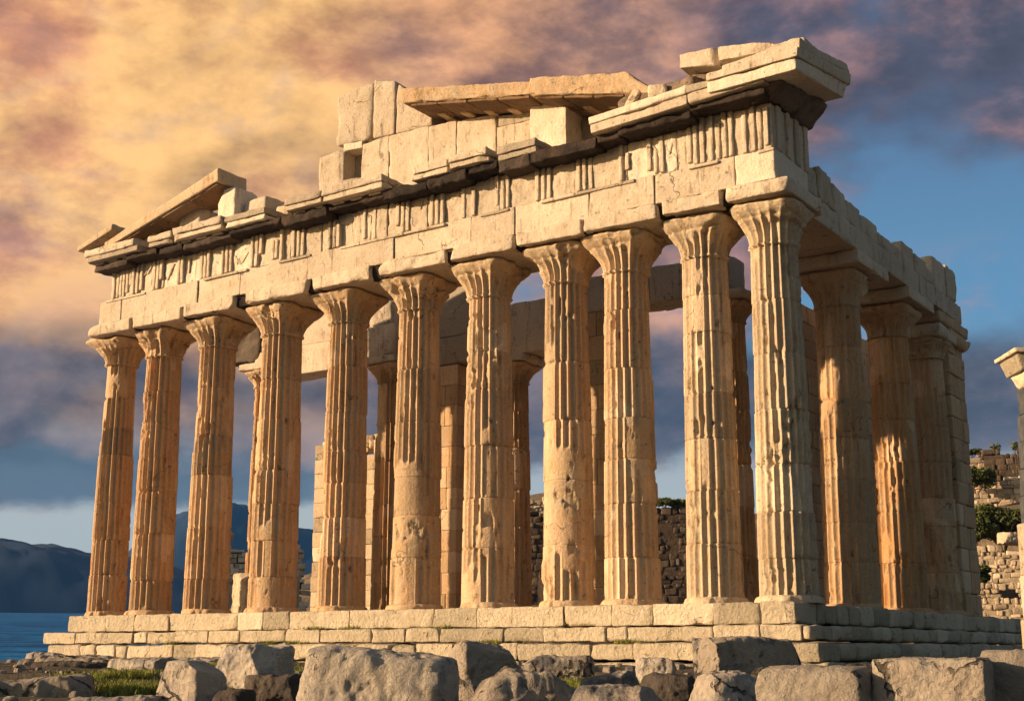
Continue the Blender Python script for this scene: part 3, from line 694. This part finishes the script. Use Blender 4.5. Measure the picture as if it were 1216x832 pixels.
for (x0_, x1_, ya, yb, za, zb_) in [(-23.9, -18.85, -.62, .55, 12.44, 13.82), (-11.45, -7.1, -.12, 1.0, 15.03, 14.27), (-6.9, -3.1, -.16, 1.0, 14.20, 13.38)]:
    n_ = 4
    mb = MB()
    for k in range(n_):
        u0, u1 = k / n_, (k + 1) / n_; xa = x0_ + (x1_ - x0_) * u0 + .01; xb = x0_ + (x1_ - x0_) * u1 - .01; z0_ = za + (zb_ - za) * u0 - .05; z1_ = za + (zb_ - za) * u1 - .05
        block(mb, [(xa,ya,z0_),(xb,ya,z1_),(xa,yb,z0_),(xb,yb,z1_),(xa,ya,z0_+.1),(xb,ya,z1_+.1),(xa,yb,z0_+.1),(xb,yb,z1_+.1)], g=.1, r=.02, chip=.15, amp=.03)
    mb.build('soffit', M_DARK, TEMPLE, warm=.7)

# right-hand entablature: architrave and what is left of the frieze above it
mb = MB(); ys = [2.35, 5.9, 9.6, 12.6, 15.2, 17.6]
for a, b in zip(ys[:-1], ys[1:]):
    block(mb, (-1.9, a + .01, 10.27, -.08 + rs.uniform(-.03, .03), b - .01, 10.98 - rs.uniform(0, .05)), g=.13, r=.03, chip=.2, amp=.03, tone=rs.uniform(-.6, .4))
mb.build('architrave', M_MARBLE, TEMPLE)
mb = MB(); tops = [11.75, 11.95, 11.8, 11.68, 11.6, 11.45, 11.42, 11.78, 11.66, 11.5, 12.15, 12.2]; y = 2.65
for k, t_ in enumerate(tops):
    w = [1.0, 1.1, 1.2, 1.3, 1.5, 1.3, 1.2, 1.2, 1.3, .9, 1.5, 1.2][k]
    block(mb, (-1.5, y + .015, 10.985, -.14 + rs.uniform(-.05, .05), y + w - .015, t_), g=.11, r=.05, chip=.28, amp=.045, big=.10, tone=rs.uniform(-.8, .5)); y += w
mb.build('frieze', M_MARBLE, TEMPLE)

# inner porch
for nm, (a, b, z0, z1, y0, y1, big) in dict(
        a=(-24.3, -19.9, 9.12, 10.2, 7, 8.2, .0), a2=(-24.2, -19.95, 10.21, 11.6, 7.05, 8.2, .03),
        d=(-16.5, -13.6, 8.68, 9.66, 7, 8.2, 0), d2=(-16.4, -13.9, 9.68, 11.75, 7.05, 8.2, .03), e=(-13.58, -9.9, 8.72, 10.5, 7, 8.2, .03),
        f=(-9.9, -4.3, 9.75, 10.95, 7, 8.2, 0)).items():
    mb = MB(); n = max(1, int((b - a) / 2.2)); xs = np.linspace(a, b, n + 1)
    for u, v in zip(xs[:-1], xs[1:]): block(mb, (u + .01, y0, z0, v - .01, y1, z1), g=.14, r=.03, chip=.2, amp=.03, big=big)
    mb.build('inner_architrave', M_MARBLE, TEMPLE)
mb = MB(); block(mb, boxc(-25.0, 7.6, 9.9, 1.9, 1.2, 1.5, taper=-.1), g=.1, r=.1, chip=.35, amp=.10, big=.2); mb.build('inner_architrave', M_DARK, TEMPLE)
mb = MB(); block(mb, (-19.3, 6.8, 9.28, -17.2, 8.2, 10.45), g=.12, r=.05, chip=.25, amp=.05, big=.06); mb.build('inner_architrave', M_MARBLE, TEMPLE)
mb = MB(); block(mb, boxc(-18.15, 7.5, 10.44, 1.1, .9, .95, taper=.15), g=.1, r=.12, chip=.3, amp=.08, big=.15); mb.build('rubble_core', M_MARBLE, TEMPLE)
for i, (x, zt) in enumerate([(-24.0, 9.75), (-17.9, 9.3), (-12.6, 8.7), (-4.6, 9.75)]):
    make_column(x, 7.5, ZT, zt - .95, zt - .25, .62, .5, .82, .82, 500 + i * 11, [.6, .6, .6, .95][i], wear=.6, abx=(x - .85, x + .85), aby=(6.7, 8.3), abz=(zt - .27, zt), parent=TEMPLE, base=False)
for i, (a, b, zt, y0, y1) in enumerate([(-15.9, -14.6, 8.66, 7.0, 8.3), (-9.75, -8.75, 9.74, 7.0, 8.1)]):
    mb = MB(); courses(mb, a, b, y0, y1, list(np.linspace(ZT, zt, 13)), .8, 1.4, jit=.01, seed=60 + i, gap=.006, g=.15, r=.02, chip=.12, amp=.015)
    mb.build('pier', M_COLUMN, TEMPLE, warm=.55)
# cella walls
mb = MB(); courses(mb, -27 + 1.7, -21.2, 11.8, 12.7, list(np.arange(ZT, 7.4, .60)), .9, 1.7, jit=.02, seed=71, gap=.008, g=.16, r=.025, chip=.14, amp=.02, top=lambda u: 7.3 + .5 * math.sin(u * 2.3))
for k in range(26): block(mb, boxc(-25.2 + k * .16, 12.2 + rs.uniform(-.2, .2), 6.9 + rs.uniform(-.1, .25), rs.uniform(.25, .5), .5, rs.uniform(.2, .45), yaw=rs.uniform(0, 90)), g=.15, r=.06, chip=.1, amp=.04)
mb.build('cella_wall', M_COLUMN, TEMPLE, warm=.1)
mb = MB(); courses(mb, -5.2, -4.2, 11.8, 23, list(np.arange(ZT, 11.0, .62)), .9, 1.8, axis=1, jit=.015, seed=72, gap=.007, g=.2, r=.025, chip=.12, amp=.02)
mb.build('cella_wall', M_COLUMN, TEMPLE, warm=.6)
mb = MB(); courses(mb, -21.0, -19.6, 12.2, 13.0, list(np.arange(ZT, 2.2, .6)), .6, 1.2, jit=.03, seed=74, g=.16, r=.05, chip=.2, amp=.04)
mb.build('cella_wall', M_COLUMN, TEMPLE, warm=.3)
print('temple verts done')

# ------------------------------------------------------------------ boulders
SEED[0] = 5000
GB = 'fallen stones in front of the temple steps'
def boulder(label, x, y, z, w, h, d=None, yaw=33, mat=None, r=.12, amp=.05, ridge=.03, taper=.05, big=.12, pitch=0, roll=0, g=None, flutes=False, name='boulder', fr=1.6, sink=.15, cat='boulder', group=GB, shear=0, facets=9):
    d = d or w * .75; g = g or max(.022, w / 62)
    mb = MB()
    block(mb, boxc(x, y, z - sink, w * 1.04, d, h + sink - .05, yaw=yaw, taper=taper, pitch=pitch, roll=roll, shear=shear), g=g, r=r * .7, chip=.35, amp=amp * 1.15, big=big, ridge=ridge * .8, fr=fr * 1.5, micro=.012, facets=facets, fdepth=(.62, .9) if facets > 4 else (.80, .93))
    o = mb.build(name, mat or M_ROCK, loc=(x, y, z)); tag(o, label, cat, group)
    return o
boulder('large pale squared boulder at the bottom right, second from the right edge of the picture', 7.3, -13.9, -1.85, 1.25, .74, 1.0, yaw=6, mat=M_ROCKL, r=.07, amp=.025, big=.08, taper=.02, facets=2, ridge=.012)
boulder('pale block with a rounded top cut by the right edge of the picture', 8.2, -13.2, -1.9, 1.1, .88, 1.0, yaw=10, mat=M_ROCKL, r=.12, amp=.025, big=.1, facets=2, ridge=.012)
boulder('broad pale boulder with a rounded left end, third from the right edge', 6.0, -14.3, -1.86, 1.36, .66, 1.0, yaw=2, mat=M_ROCKL, r=.20, amp=.03, big=.22, facets=3, ridge=.015)
boulder('long squared stone with a pale left end and dark side, lying below the temple corner', 2.0, -7.3, -1.6, 2.15, .80, 1.3, yaw=58, mat=M_ROCK, r=.10, amp=.05, big=.12, name='squared_stone')
boulder('pale pointed boulder in front of the long dark stone', 3.8, -12.0, -1.95, 1.2, .66, 1.0, yaw=50, mat=M_ROCKL, r=.15, amp=.06, big=.25, taper=.4)
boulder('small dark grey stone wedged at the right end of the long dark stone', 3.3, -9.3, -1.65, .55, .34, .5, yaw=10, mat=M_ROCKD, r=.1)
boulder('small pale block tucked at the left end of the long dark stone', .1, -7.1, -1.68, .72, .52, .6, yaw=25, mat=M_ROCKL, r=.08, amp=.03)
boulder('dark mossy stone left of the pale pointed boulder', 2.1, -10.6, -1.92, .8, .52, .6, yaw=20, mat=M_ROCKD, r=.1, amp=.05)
boulder('wide flat-topped brown boulder at the bottom centre', 3.3, -14.4, -2.05, 1.6, .58, 1.2, yaw=25, mat=M_ROCK, r=.18, amp=.05, big=.2, taper=.35)
boulder('tall rough block standing right of the long fallen stone', -.7, -11.6, -1.95, 1.05, 1.06, .9, yaw=55, mat=M_ROCK, r=.08, amp=.05, big=.12, taper=.06)
boulder('humped grey boulder leaning against the tall rough block', 1.75, -14.1, -2.0, 1.75, .72, 1.2, yaw=44, mat=M_ROCK, r=.2, amp=.07, big=.3, taper=.35)
boulder('low rounded dark boulder right of the tall block against the steps', -2.0, -7.2, -1.55, 1.4, .42, .8, yaw=30, mat=M_ROCK, r=.12, amp=.05, big=.1)
boulder('thin sloping slab above the flat-topped brown boulder', .85, -10.1, -1.72, .95, .32, .8, yaw=30, mat=M_ROCK, r=.08, pitch=-12)
boulder('longest fallen stone in the foreground, pale and rounded on top, left of centre', -.85, -14.2, -1.98, 2.25, .96, 1.1, yaw=24, mat=M_ROCKL, r=.20, amp=.04, big=.30, taper=.10, ridge=.03, facets=4, roll=3, pitch=6)
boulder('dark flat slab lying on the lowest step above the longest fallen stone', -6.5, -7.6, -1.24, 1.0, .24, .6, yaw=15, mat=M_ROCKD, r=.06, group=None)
boulder('grey-brown squarish boulder with a rough pitted face below the third column from the left', -5.3, -12.2, -1.7, 1.2, .76, .9, yaw=6, mat=M_ROCKL, r=.07, amp=.05, big=.1, ridge=.05)
boulder('smooth-faced brown block with one sloping side, left of the squarish pitted boulder', -3.9, -15.0, -1.97, .9, .80, .8, yaw=4, mat=M_ROCKL, r=.09, amp=.02, big=.12, ridge=.01, taper=.12)
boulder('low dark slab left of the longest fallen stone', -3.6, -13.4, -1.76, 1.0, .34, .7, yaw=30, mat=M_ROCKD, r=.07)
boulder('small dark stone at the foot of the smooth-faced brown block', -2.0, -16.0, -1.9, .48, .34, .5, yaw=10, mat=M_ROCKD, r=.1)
boulder('long low grey slab left of the smooth-faced brown block', -10.3, -10.2, -1.68, 1.5, .5, .8, yaw=10, mat=M_ROCKL, r=.12, amp=.05)
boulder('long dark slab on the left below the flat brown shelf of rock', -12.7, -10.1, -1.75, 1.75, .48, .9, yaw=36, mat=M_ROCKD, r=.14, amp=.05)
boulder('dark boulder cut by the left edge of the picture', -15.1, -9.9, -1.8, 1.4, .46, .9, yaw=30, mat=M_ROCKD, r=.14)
boulder('flat brown shelf of rock at the left foot of the steps', -16.6, -6.9, -1.52, 2.2, .36, 1.2, yaw=33, mat=M_ROCK, r=.1)
boulder('small pale rock nearest the water', -19.4, -5.6, -1.45, 1.0, .36, .7, yaw=33, mat=M_ROCKL, r=.1)
boulder('long low grey boulder at the bottom left corner', -7.0, -15.6, -2.0, 2.0, .52, 1.1, yaw=42, mat=M_ROCK, r=.15, amp=.05, pitch=-5)
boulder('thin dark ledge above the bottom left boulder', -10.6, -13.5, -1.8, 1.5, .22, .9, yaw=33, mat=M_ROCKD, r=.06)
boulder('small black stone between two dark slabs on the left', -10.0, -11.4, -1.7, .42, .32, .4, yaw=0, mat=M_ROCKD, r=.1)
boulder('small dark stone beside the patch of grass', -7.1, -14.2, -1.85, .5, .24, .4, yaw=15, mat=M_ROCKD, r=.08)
boulder('flat slab along the bottom edge left of the smooth-faced block', -4.6, -15.9, -2.02, 1.5, .30, .8, yaw=30, mat=M_ROCK, r=.09)
boulder('low dark stone right of the temple corner below the steps', 3.4, -4.6, -1.55, .95, .28, .7, yaw=40, mat=M_ROCKD, r=.09)
boulder('small pale stone on the grass above the longest fallen stone', -4.6, -9.0, -1.53, .7, .26, .5, yaw=20, mat=M_ROCKL, r=.08)
boulder('long flat tan slab between the long dark slab and the water', -15.2, -7.9, -1.56, 2.0, .34, 1.0, yaw=22, mat=M_ROCK, r=.09)
boulder('flat dark slab under the rounded left end of the long low grey slab', -11.6, -11.8, -1.76, 1.5, .34, .9, yaw=30, mat=M_ROCKD, r=.09)
boulder('thin tan slab nearest the lower left corner above the corner boulder', -9.0, -14.9, -1.93, 1.3, .26, .7, yaw=20, mat=M_ROCK, r=.07)
boulder('broken flat stone against the left end of the lowest step', -13.9, -5.2, -1.5, 1.6, .30, .8, yaw=12, mat=M_ROCK, r=.07)
# pebbles and shards between them: too many to count
rsn = np.random.RandomState(5); mb = MB()
for k in range(420):
    x = rsn.uniform(-22, 9); y = rsn.uniform(-19, -2.2); s = rsn.uniform(.06, .26)
    z = float(terrain(np.array([x]), np.array([y]))[0])
    block(mb, boxc(x, y, z - s * .2, s * rsn.uniform(.8, 1.8), s, s * .7, yaw=rsn.uniform(0, 180), taper=.2), g=.09, r=s * .2, chip=.05, amp=.03, fr=4)
tag(mb.build('rubble', M_ROCK), 'scattered shards and pebbles on the ground between the fallen stones', 'rubble', kind='stuff')

# stones lying inside the temple
for i, (x, y, w, h, lab) in enumerate([(-7.9, 3.6, .9, .75, 'orange brown block lying on the temple floor between the seventh and eighth columns'), (-8.3, 2.6, .5, .95, 'upright broken stone behind the right edge of the seventh column'), (-6.3, 3.4, .5, .4, 'small stone on the temple floor behind the eighth column'),
                                       (-22.0, 5.4, 1.6, 1.6, 'broken block standing on the temple floor behind the second column gap'), (-3.9, 3.0, .9, .35, 'low stone on the temple floor behind the ninth column')]):
    boulder(lab, x, y, ZT, w, h, w * .8, yaw=20 + 17 * i, mat=M_COLUMN, r=.07, sink=0.0, name='fallen_block', cat='stone block', group=None)

# ------------------------------------------------------------------ grass
def grass(mb, cx, cy, rx, ry, n, seed, hgt=.12, zfix=None):
    r = np.random.RandomState(seed); u = r.normal(0, .42, (n, 2)); x = cx + u[:, 0] * rx * 1.0; y = cy + u[:, 1] * ry
    keep = fbm(np.stack([x * 2, y * 2, x * 0], -1), 2, seed) > -.15; x = x[keep]; y = y[keep]; n = len(x)
    z = terrain(x, y) if zfix is None else x * 0 + zfix
    a = r.uniform(0, math.pi, n); h = hgt * r.uniform(.4, 1.2, n); w = .009
    lx, ly = r.normal(0, .05, n), r.normal(0, .05, n)
    V = np.stack([np.stack([x - w*np.cos(a), y - w*np.sin(a), z-.02], -1), np.stack([x + w*np.cos(a), y + w*np.sin(a), z-.02], -1),
                  np.stack([x + lx + w*.3*np.cos(a), y + ly + w*.3*np.sin(a), z + h], -1), np.stack([x + lx - w*.3*np.cos(a), y + ly - w*.3*np.sin(a), z + h], -1)], 1).reshape(-1, 3)
    mb.add(V, np.arange(n * 4).reshape(n, 4))
mb = MB()
for k, (cx, cy, rx, ry, n) in enumerate([(-7.6, -12.6, 1.6, 1.6, 9000), (-6.2, -13.8, 1.2, 1.0, 5000), (-3.4, -10.8, 1.0, .9, 4000), (-1.0, -8.6, .9, .9, 3500), (-5.5, -8.8, 2.0, .6, 3500), (.3, -9.2, .7, .8, 3500), (-3.1, -12.3, .6, .6, 2000), (1.2, -12.2, .6, .6, 2500), (-9.5, -8.0, 2.5, .7, 3500)]):
    grass(mb, cx, cy, rx, ry, n, 40 + k)
for k, (cx, rx, zf, yy, n) in enumerate([(-13.6, 2.4, -.47, -.18, 900), (-9.4, 1.2, -.47, -.2, 350), (-15.5, 1.0, -.87, -.5, 500), (-8.0, .8, -.87, -.5, 400), (-4.4, .9, -.87, -.5, 400), (-20.0, 1.2, -.87, -.52, 300)]):
    grass(mb, cx, yy, rx, .12, n, 70 + k, .09, zf)
for k, (cx, cy, n) in enumerate([(.4, -8.9, 5000), (-6.0, -9.2, 4000), (-4.2, -8.2, 4000), (-2.6, -9.4, 3000)]): grass(mb, cx, cy, 1.1, .9, n, 90 + k, .13)
tag(mb.build('grass', M_GRASS, smooth=False), 'tufts of yellow green grass between the fallen stones', 'grass', kind='stuff')

# ------------------------------------------------------------------ second building at the right edge
x0, y0 = pol(21.6, 27)
RC = empty('ruined_pillar', (x0, y0, -1.6), 'pillar with an overhanging pale cornice and a dark grey upper shaft at the right edge of the picture', 'pillar')
def rel(o): o.location = (-x0, -y0, 1.6); return o
mb = MB()
for k, (a, b, hw) in enumerate([(-1.7, -.5, .48), (-.49, .3, .44), (.31, 1.25, .42)]): block(mb, boxc(x0, y0, a, hw * 2, hw * 2, b - a, yaw=33), g=.06, r=.02, chip=.10, amp=.015)
rel(mb.build('base_blocks', M_STEP, RC))
mb = MB()
for k in range(5): block(mb, boxc(x0, y0, 1.26 + k * .51, .72 - k * .045, .70 - k * .04, .50, yaw=33), g=.07, r=.025, chip=.10, amp=.015)
rel(mb.build('shaft', simple('grey_marble', c4(.03, .034, .04), c4(.07, .072, .075), 6), RC))
mb = MB(); block(mb, boxc(x0, y0, 3.80, .50, .50, .28, yaw=33, taper=-.45), g=.05, r=.04, chip=.15, amp=.05, big=.06)
rel(mb.build('capital', M_COLUMN, RC))
mb = MB(); block(mb, boxc(x0, y0, 4.06, .80, .80, .30, yaw=33, taper=-.22), g=.07, r=.02, chip=.06, amp=.01); block(mb, boxc(x0, y0, 4.37, 1.12, 1.12, .09, yaw=33), g=.07, r=.02, chip=.06, amp=.01)
rel(mb.build('cornice', M_STEP, RC))

# ------------------------------------------------------------------ terraces, walls and bushes on the hill
def rubble_wall(label, azA, azB, d, ztop, zbot, mat, s=.32, seed=0, holes=(), name='rubble_wall', group='stone walls on the hillside', ragged=.3, dB=None):
    rs = random.Random(seed); xa, ya = pol(azA, d); xb, yb = pol(azB, dB or d); L = math.hypot(xb - xa, yb - ya)
    ux, uy = (xb - xa) / L, (yb - ya) / L; yaw = math.degrees(math.atan2(uy, ux)); mb = MB()
    z = zbot
    while z < ztop:
        h = s * rs.uniform(.45, 1.15); u = -s * rs.random()
        while u < L:
            w = s * rs.choice([rs.uniform(.4, .9), rs.uniform(.8, 1.4), rs.uniform(1.3, 2.6)]); c = u + w / 2
            top = ztop - ragged * (.5 + .5 * math.sin(c * 1.7 + seed) + rs.uniform(0, .6))
            if z < top and not any(((c - hx) / hw) ** 2 + (max(0, z + h / 2 - hz) / hh) ** 2 < 1 and z + h / 2 > hz - hd for hx, hw, hz, hh, hd in holes):
                block(mb, boxc(xa + ux * c, ya + uy * c, z + rs.uniform(-.05, .03), w * .98, .7 + rs.uniform(-.16, .16), h * rs.uniform(.85, 1.08), yaw=yaw + rs.uniform(-9, 9), pitch=rs.uniform(-6, 6), roll=rs.uniform(-5, 5)), g=.5, r=s * .16, chip=0, amp=.05, fr=3)
            u += w
        z += h
    cx, cy = (xa + xb) / 2, (ya + yb) / 2
    # solid core so the joints do not show daylight
    zc = ztop - ragged * 1.6
    if holes: zc = holes[0][2] - holes[0][4] - .1
    block(mb, boxc(cx, cy, zbot, L * .98, .63, zc - zbot, yaw=yaw), g=1, r=.02, chip=0, amp=0, tone=-.6)
    o = mb.build(name, mat, loc=(cx, cy, zbot)); tag(o, label, 'wall', group); return o
E_ = lambda px, d: CAM[2] + (772 - px) / 1640 * d
rubble_wall('lowest pale retaining wall on the right hillside, with a small arched opening near its top', 15.5, 24, 76, E_(697, 76), -1.0, M_WALL, .3, 1, holes=[(5.85, .5, E_(695, 76) - .35, .5, .5)], ragged=.15)
rubble_wall('second pale terrace wall on the right hillside, just below the large bush', 15.5, 24, 83, E_(657, 83), E_(705, 83), M_WALL, .34, 2)
rubble_wall('short pale wall between the two upper bushes on the right hillside', 16, 19.6, 93, E_(594, 93), E_(640, 93), M_WALL, .4, 3)
rubble_wall('highest ruined wall on the right hillside with plants growing along its top', 15, 20.3, 104, E_(545, 104), E_(620, 104), M_WALL, .45, 4, ragged=1.2)
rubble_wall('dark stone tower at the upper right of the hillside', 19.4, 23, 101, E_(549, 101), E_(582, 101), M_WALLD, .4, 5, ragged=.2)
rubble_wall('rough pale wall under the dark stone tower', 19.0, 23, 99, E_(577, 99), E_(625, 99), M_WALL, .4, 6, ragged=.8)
rubble_wall('masonry wall with its shade coloured dark brown, seen behind the gaps right of the seventh column', -.8, 3.2, 84, E_(612, 84), -1, M_WALLD, .42, 7)  # shade on the wall is put into its stone colour
rubble_wall('masonry wall with its shade coloured dark brown, seen between the ninth and tenth columns', 4.8, 9.5, 84, E_(604, 84), -1, M_WALLD, .42, 8)  # shaded by its dark stone colour, like the wall before
rubble_wall('pale broken rubble heap on top of the dark wall right of the seventh column', -1.2, 3.4, 88, E_(583, 88), E_(625, 88), M_WALL, .4, 9, ragged=.6)
rubble_wall('low brown rubble wall seen between the third and fourth columns', -12.5, -8.8, 75, E_(641, 75), -1.4, M_WALL, .34, 10, ragged=1.0)

def bush(label, az, d, px, w, h, seed, n=5200, leaf=.13, name='bush', cat='bush', group='bushes on the hillside', sparse=False):
    x, y = pol(az, d); z = E_(px, d)
    r = np.random.RandomState(seed)
    e = empty(name, (x, y, z), label, cat, group)
    nc = 16; cen = r.uniform(-1, 1, (nc, 3)); cen /= np.maximum(1, np.linalg.norm(cen, axis=1, keepdims=True)); cen *= [.62, .62, .5]; rad = r.uniform(.22, .42, nc)
    k = r.randint(0, nc, n); u = r.normal(0, 1, (n, 3)); u /= np.linalg.norm(u, axis=1, keepdims=True); u *= (r.uniform(.35, 1, n) ** .5)[:, None]
    p = cen[k] + u * rad[k][:, None]; p *= [w / 2, w / 2, h / 2]; p[:, 2] += h * .52
    a = r.normal(0, 1, (n, 3)); a /= np.linalg.norm(a, axis=1, keepdims=True); b = np.cross(a, r.normal(0, 1, (n, 3))); b /= np.linalg.norm(b, axis=1, keepdims=True)
    l = leaf * r.uniform(.5, 1.2, n)[:, None]
    V = np.stack([p - a*l, p + b*l*.5, p + a*l, p - b*l*.5], 1).reshape(-1, 3)
    mb = MB(); mb.add(V, np.arange(n * 4).reshape(n, 4)); o = mb.build('foliage', M_LEAF, e, smooth=False)
    mb = MB()
    for q in range(7):
        c = cen[r.randint(nc)] * [w / 2, w / 2, h / 2] + [0, 0, h * .5]; t = np.linspace(0, 1, 5)[:, None]
        pts = np.array([0, 0, -.3]) * (1 - t) + c * t + r.normal(0, .03, (5, 3)) * w * t
        ang = np.linspace(0, 2 * math.pi, 6, endpoint=False); rr = .05 * w / 3 * (1.2 - t)
        V = (pts[:, None, :] + np.stack([np.cos(ang), np.sin(ang), ang * 0], -1)[None] * rr[:, None, :]).reshape(-1, 3)
        I = np.arange(30).reshape(5, 6); J = np.roll(I, -1, axis=1)
        mb.add(V, np.stack([I[:-1], J[:-1], J[1:], I[1:]], -1).reshape(-1, 4))
    mb.build('stem', M_TWIG, e)
bush('largest dark green bush on the right hillside', 19.9, 88, 659, 4.4, 3.2, 1, 9000)
bush('dark bush growing out of the left of the largest one', 18.9, 87.5, 657, 2.6, 2.0, 8, 4000)
bush('rounded green bush above the largest bush, beside the temple pier', 19.0, 97, 597, 3.6, 2.4, 2, 5000)
bush('small round bush low beside the temple pier above the arched opening', 18.85, 79, 702, 1.7, 1.4, 3, 3000)
bush('small shrub on top of the highest ruined wall', 18.9, 104, 552, 2.2, .6, 4, 900)
bush('thin spindly plant standing on the dark stone tower', 19.9, 101, 551, .8, .9, 5, 120, name='plant', cat='plant', group=None)
bush('thin spindly plant at the right end of the dark stone tower', 20.6, 101, 551, .7, 1.0, 6, 130, name='plant', cat='plant', group=None)
bush('straggly shrub on the wall between the ninth and tenth columns', 6.4, 84, 606, 2.2, .8, 7, 900)
bush('low shrub at the right of the wall between the ninth and tenth columns', 7.1, 84, 608, 1.4, .8, 9, 900)
x, y = pol(20.3, 86.5)
boulder('pale overhanging rock slab on the right hillside under the largest bush', x, y, E_(652, 86.5), 2.2, .6, 1.2, yaw=40, mat=M_WALL, r=.12, group=None, name='rock_slab')
print('verts', sum(len(o.data.vertices) for o in bpy.data.objects if o.type == 'MESH'))

# ------------------------------------------------------------------ the air
def haze():
    bm = MB(); x0, x1, y0, y1, z0, z1 = -4200, 4200, -400, 4300, -60, 420
    V = np.array([(x, y, z) for z in (z0, z1) for y in (y0, y1) for x in (x0, x1)], float)
    F = np.array([[0, 2, 3, 1], [4, 5, 7, 6], [0, 1, 5, 4], [2, 6, 7, 3], [0, 4, 6, 2], [1, 3, 7, 5]])
    bm.add(V, F)
    m = bpy.data.materials.new('haze_air'); m.use_nodes = True; T = NT(m.node_tree); T.n.clear()
    v = T.node('ShaderNodeVolumePrincipled'); v.inputs['Color'].default_value = (.10, .38, 1, 1); v.inputs['Density'].default_value = .00008
    v.inputs['Anisotropy'].default_value = .1
    o = T.node('ShaderNodeOutputMaterial'); T.l.new(v.outputs[0], o.inputs['Volume'])
    tag(bm.build('haze', m, smooth=False), 'thin blue haze over the sea and the far hills', 'haze', kind='stuff')
haze()
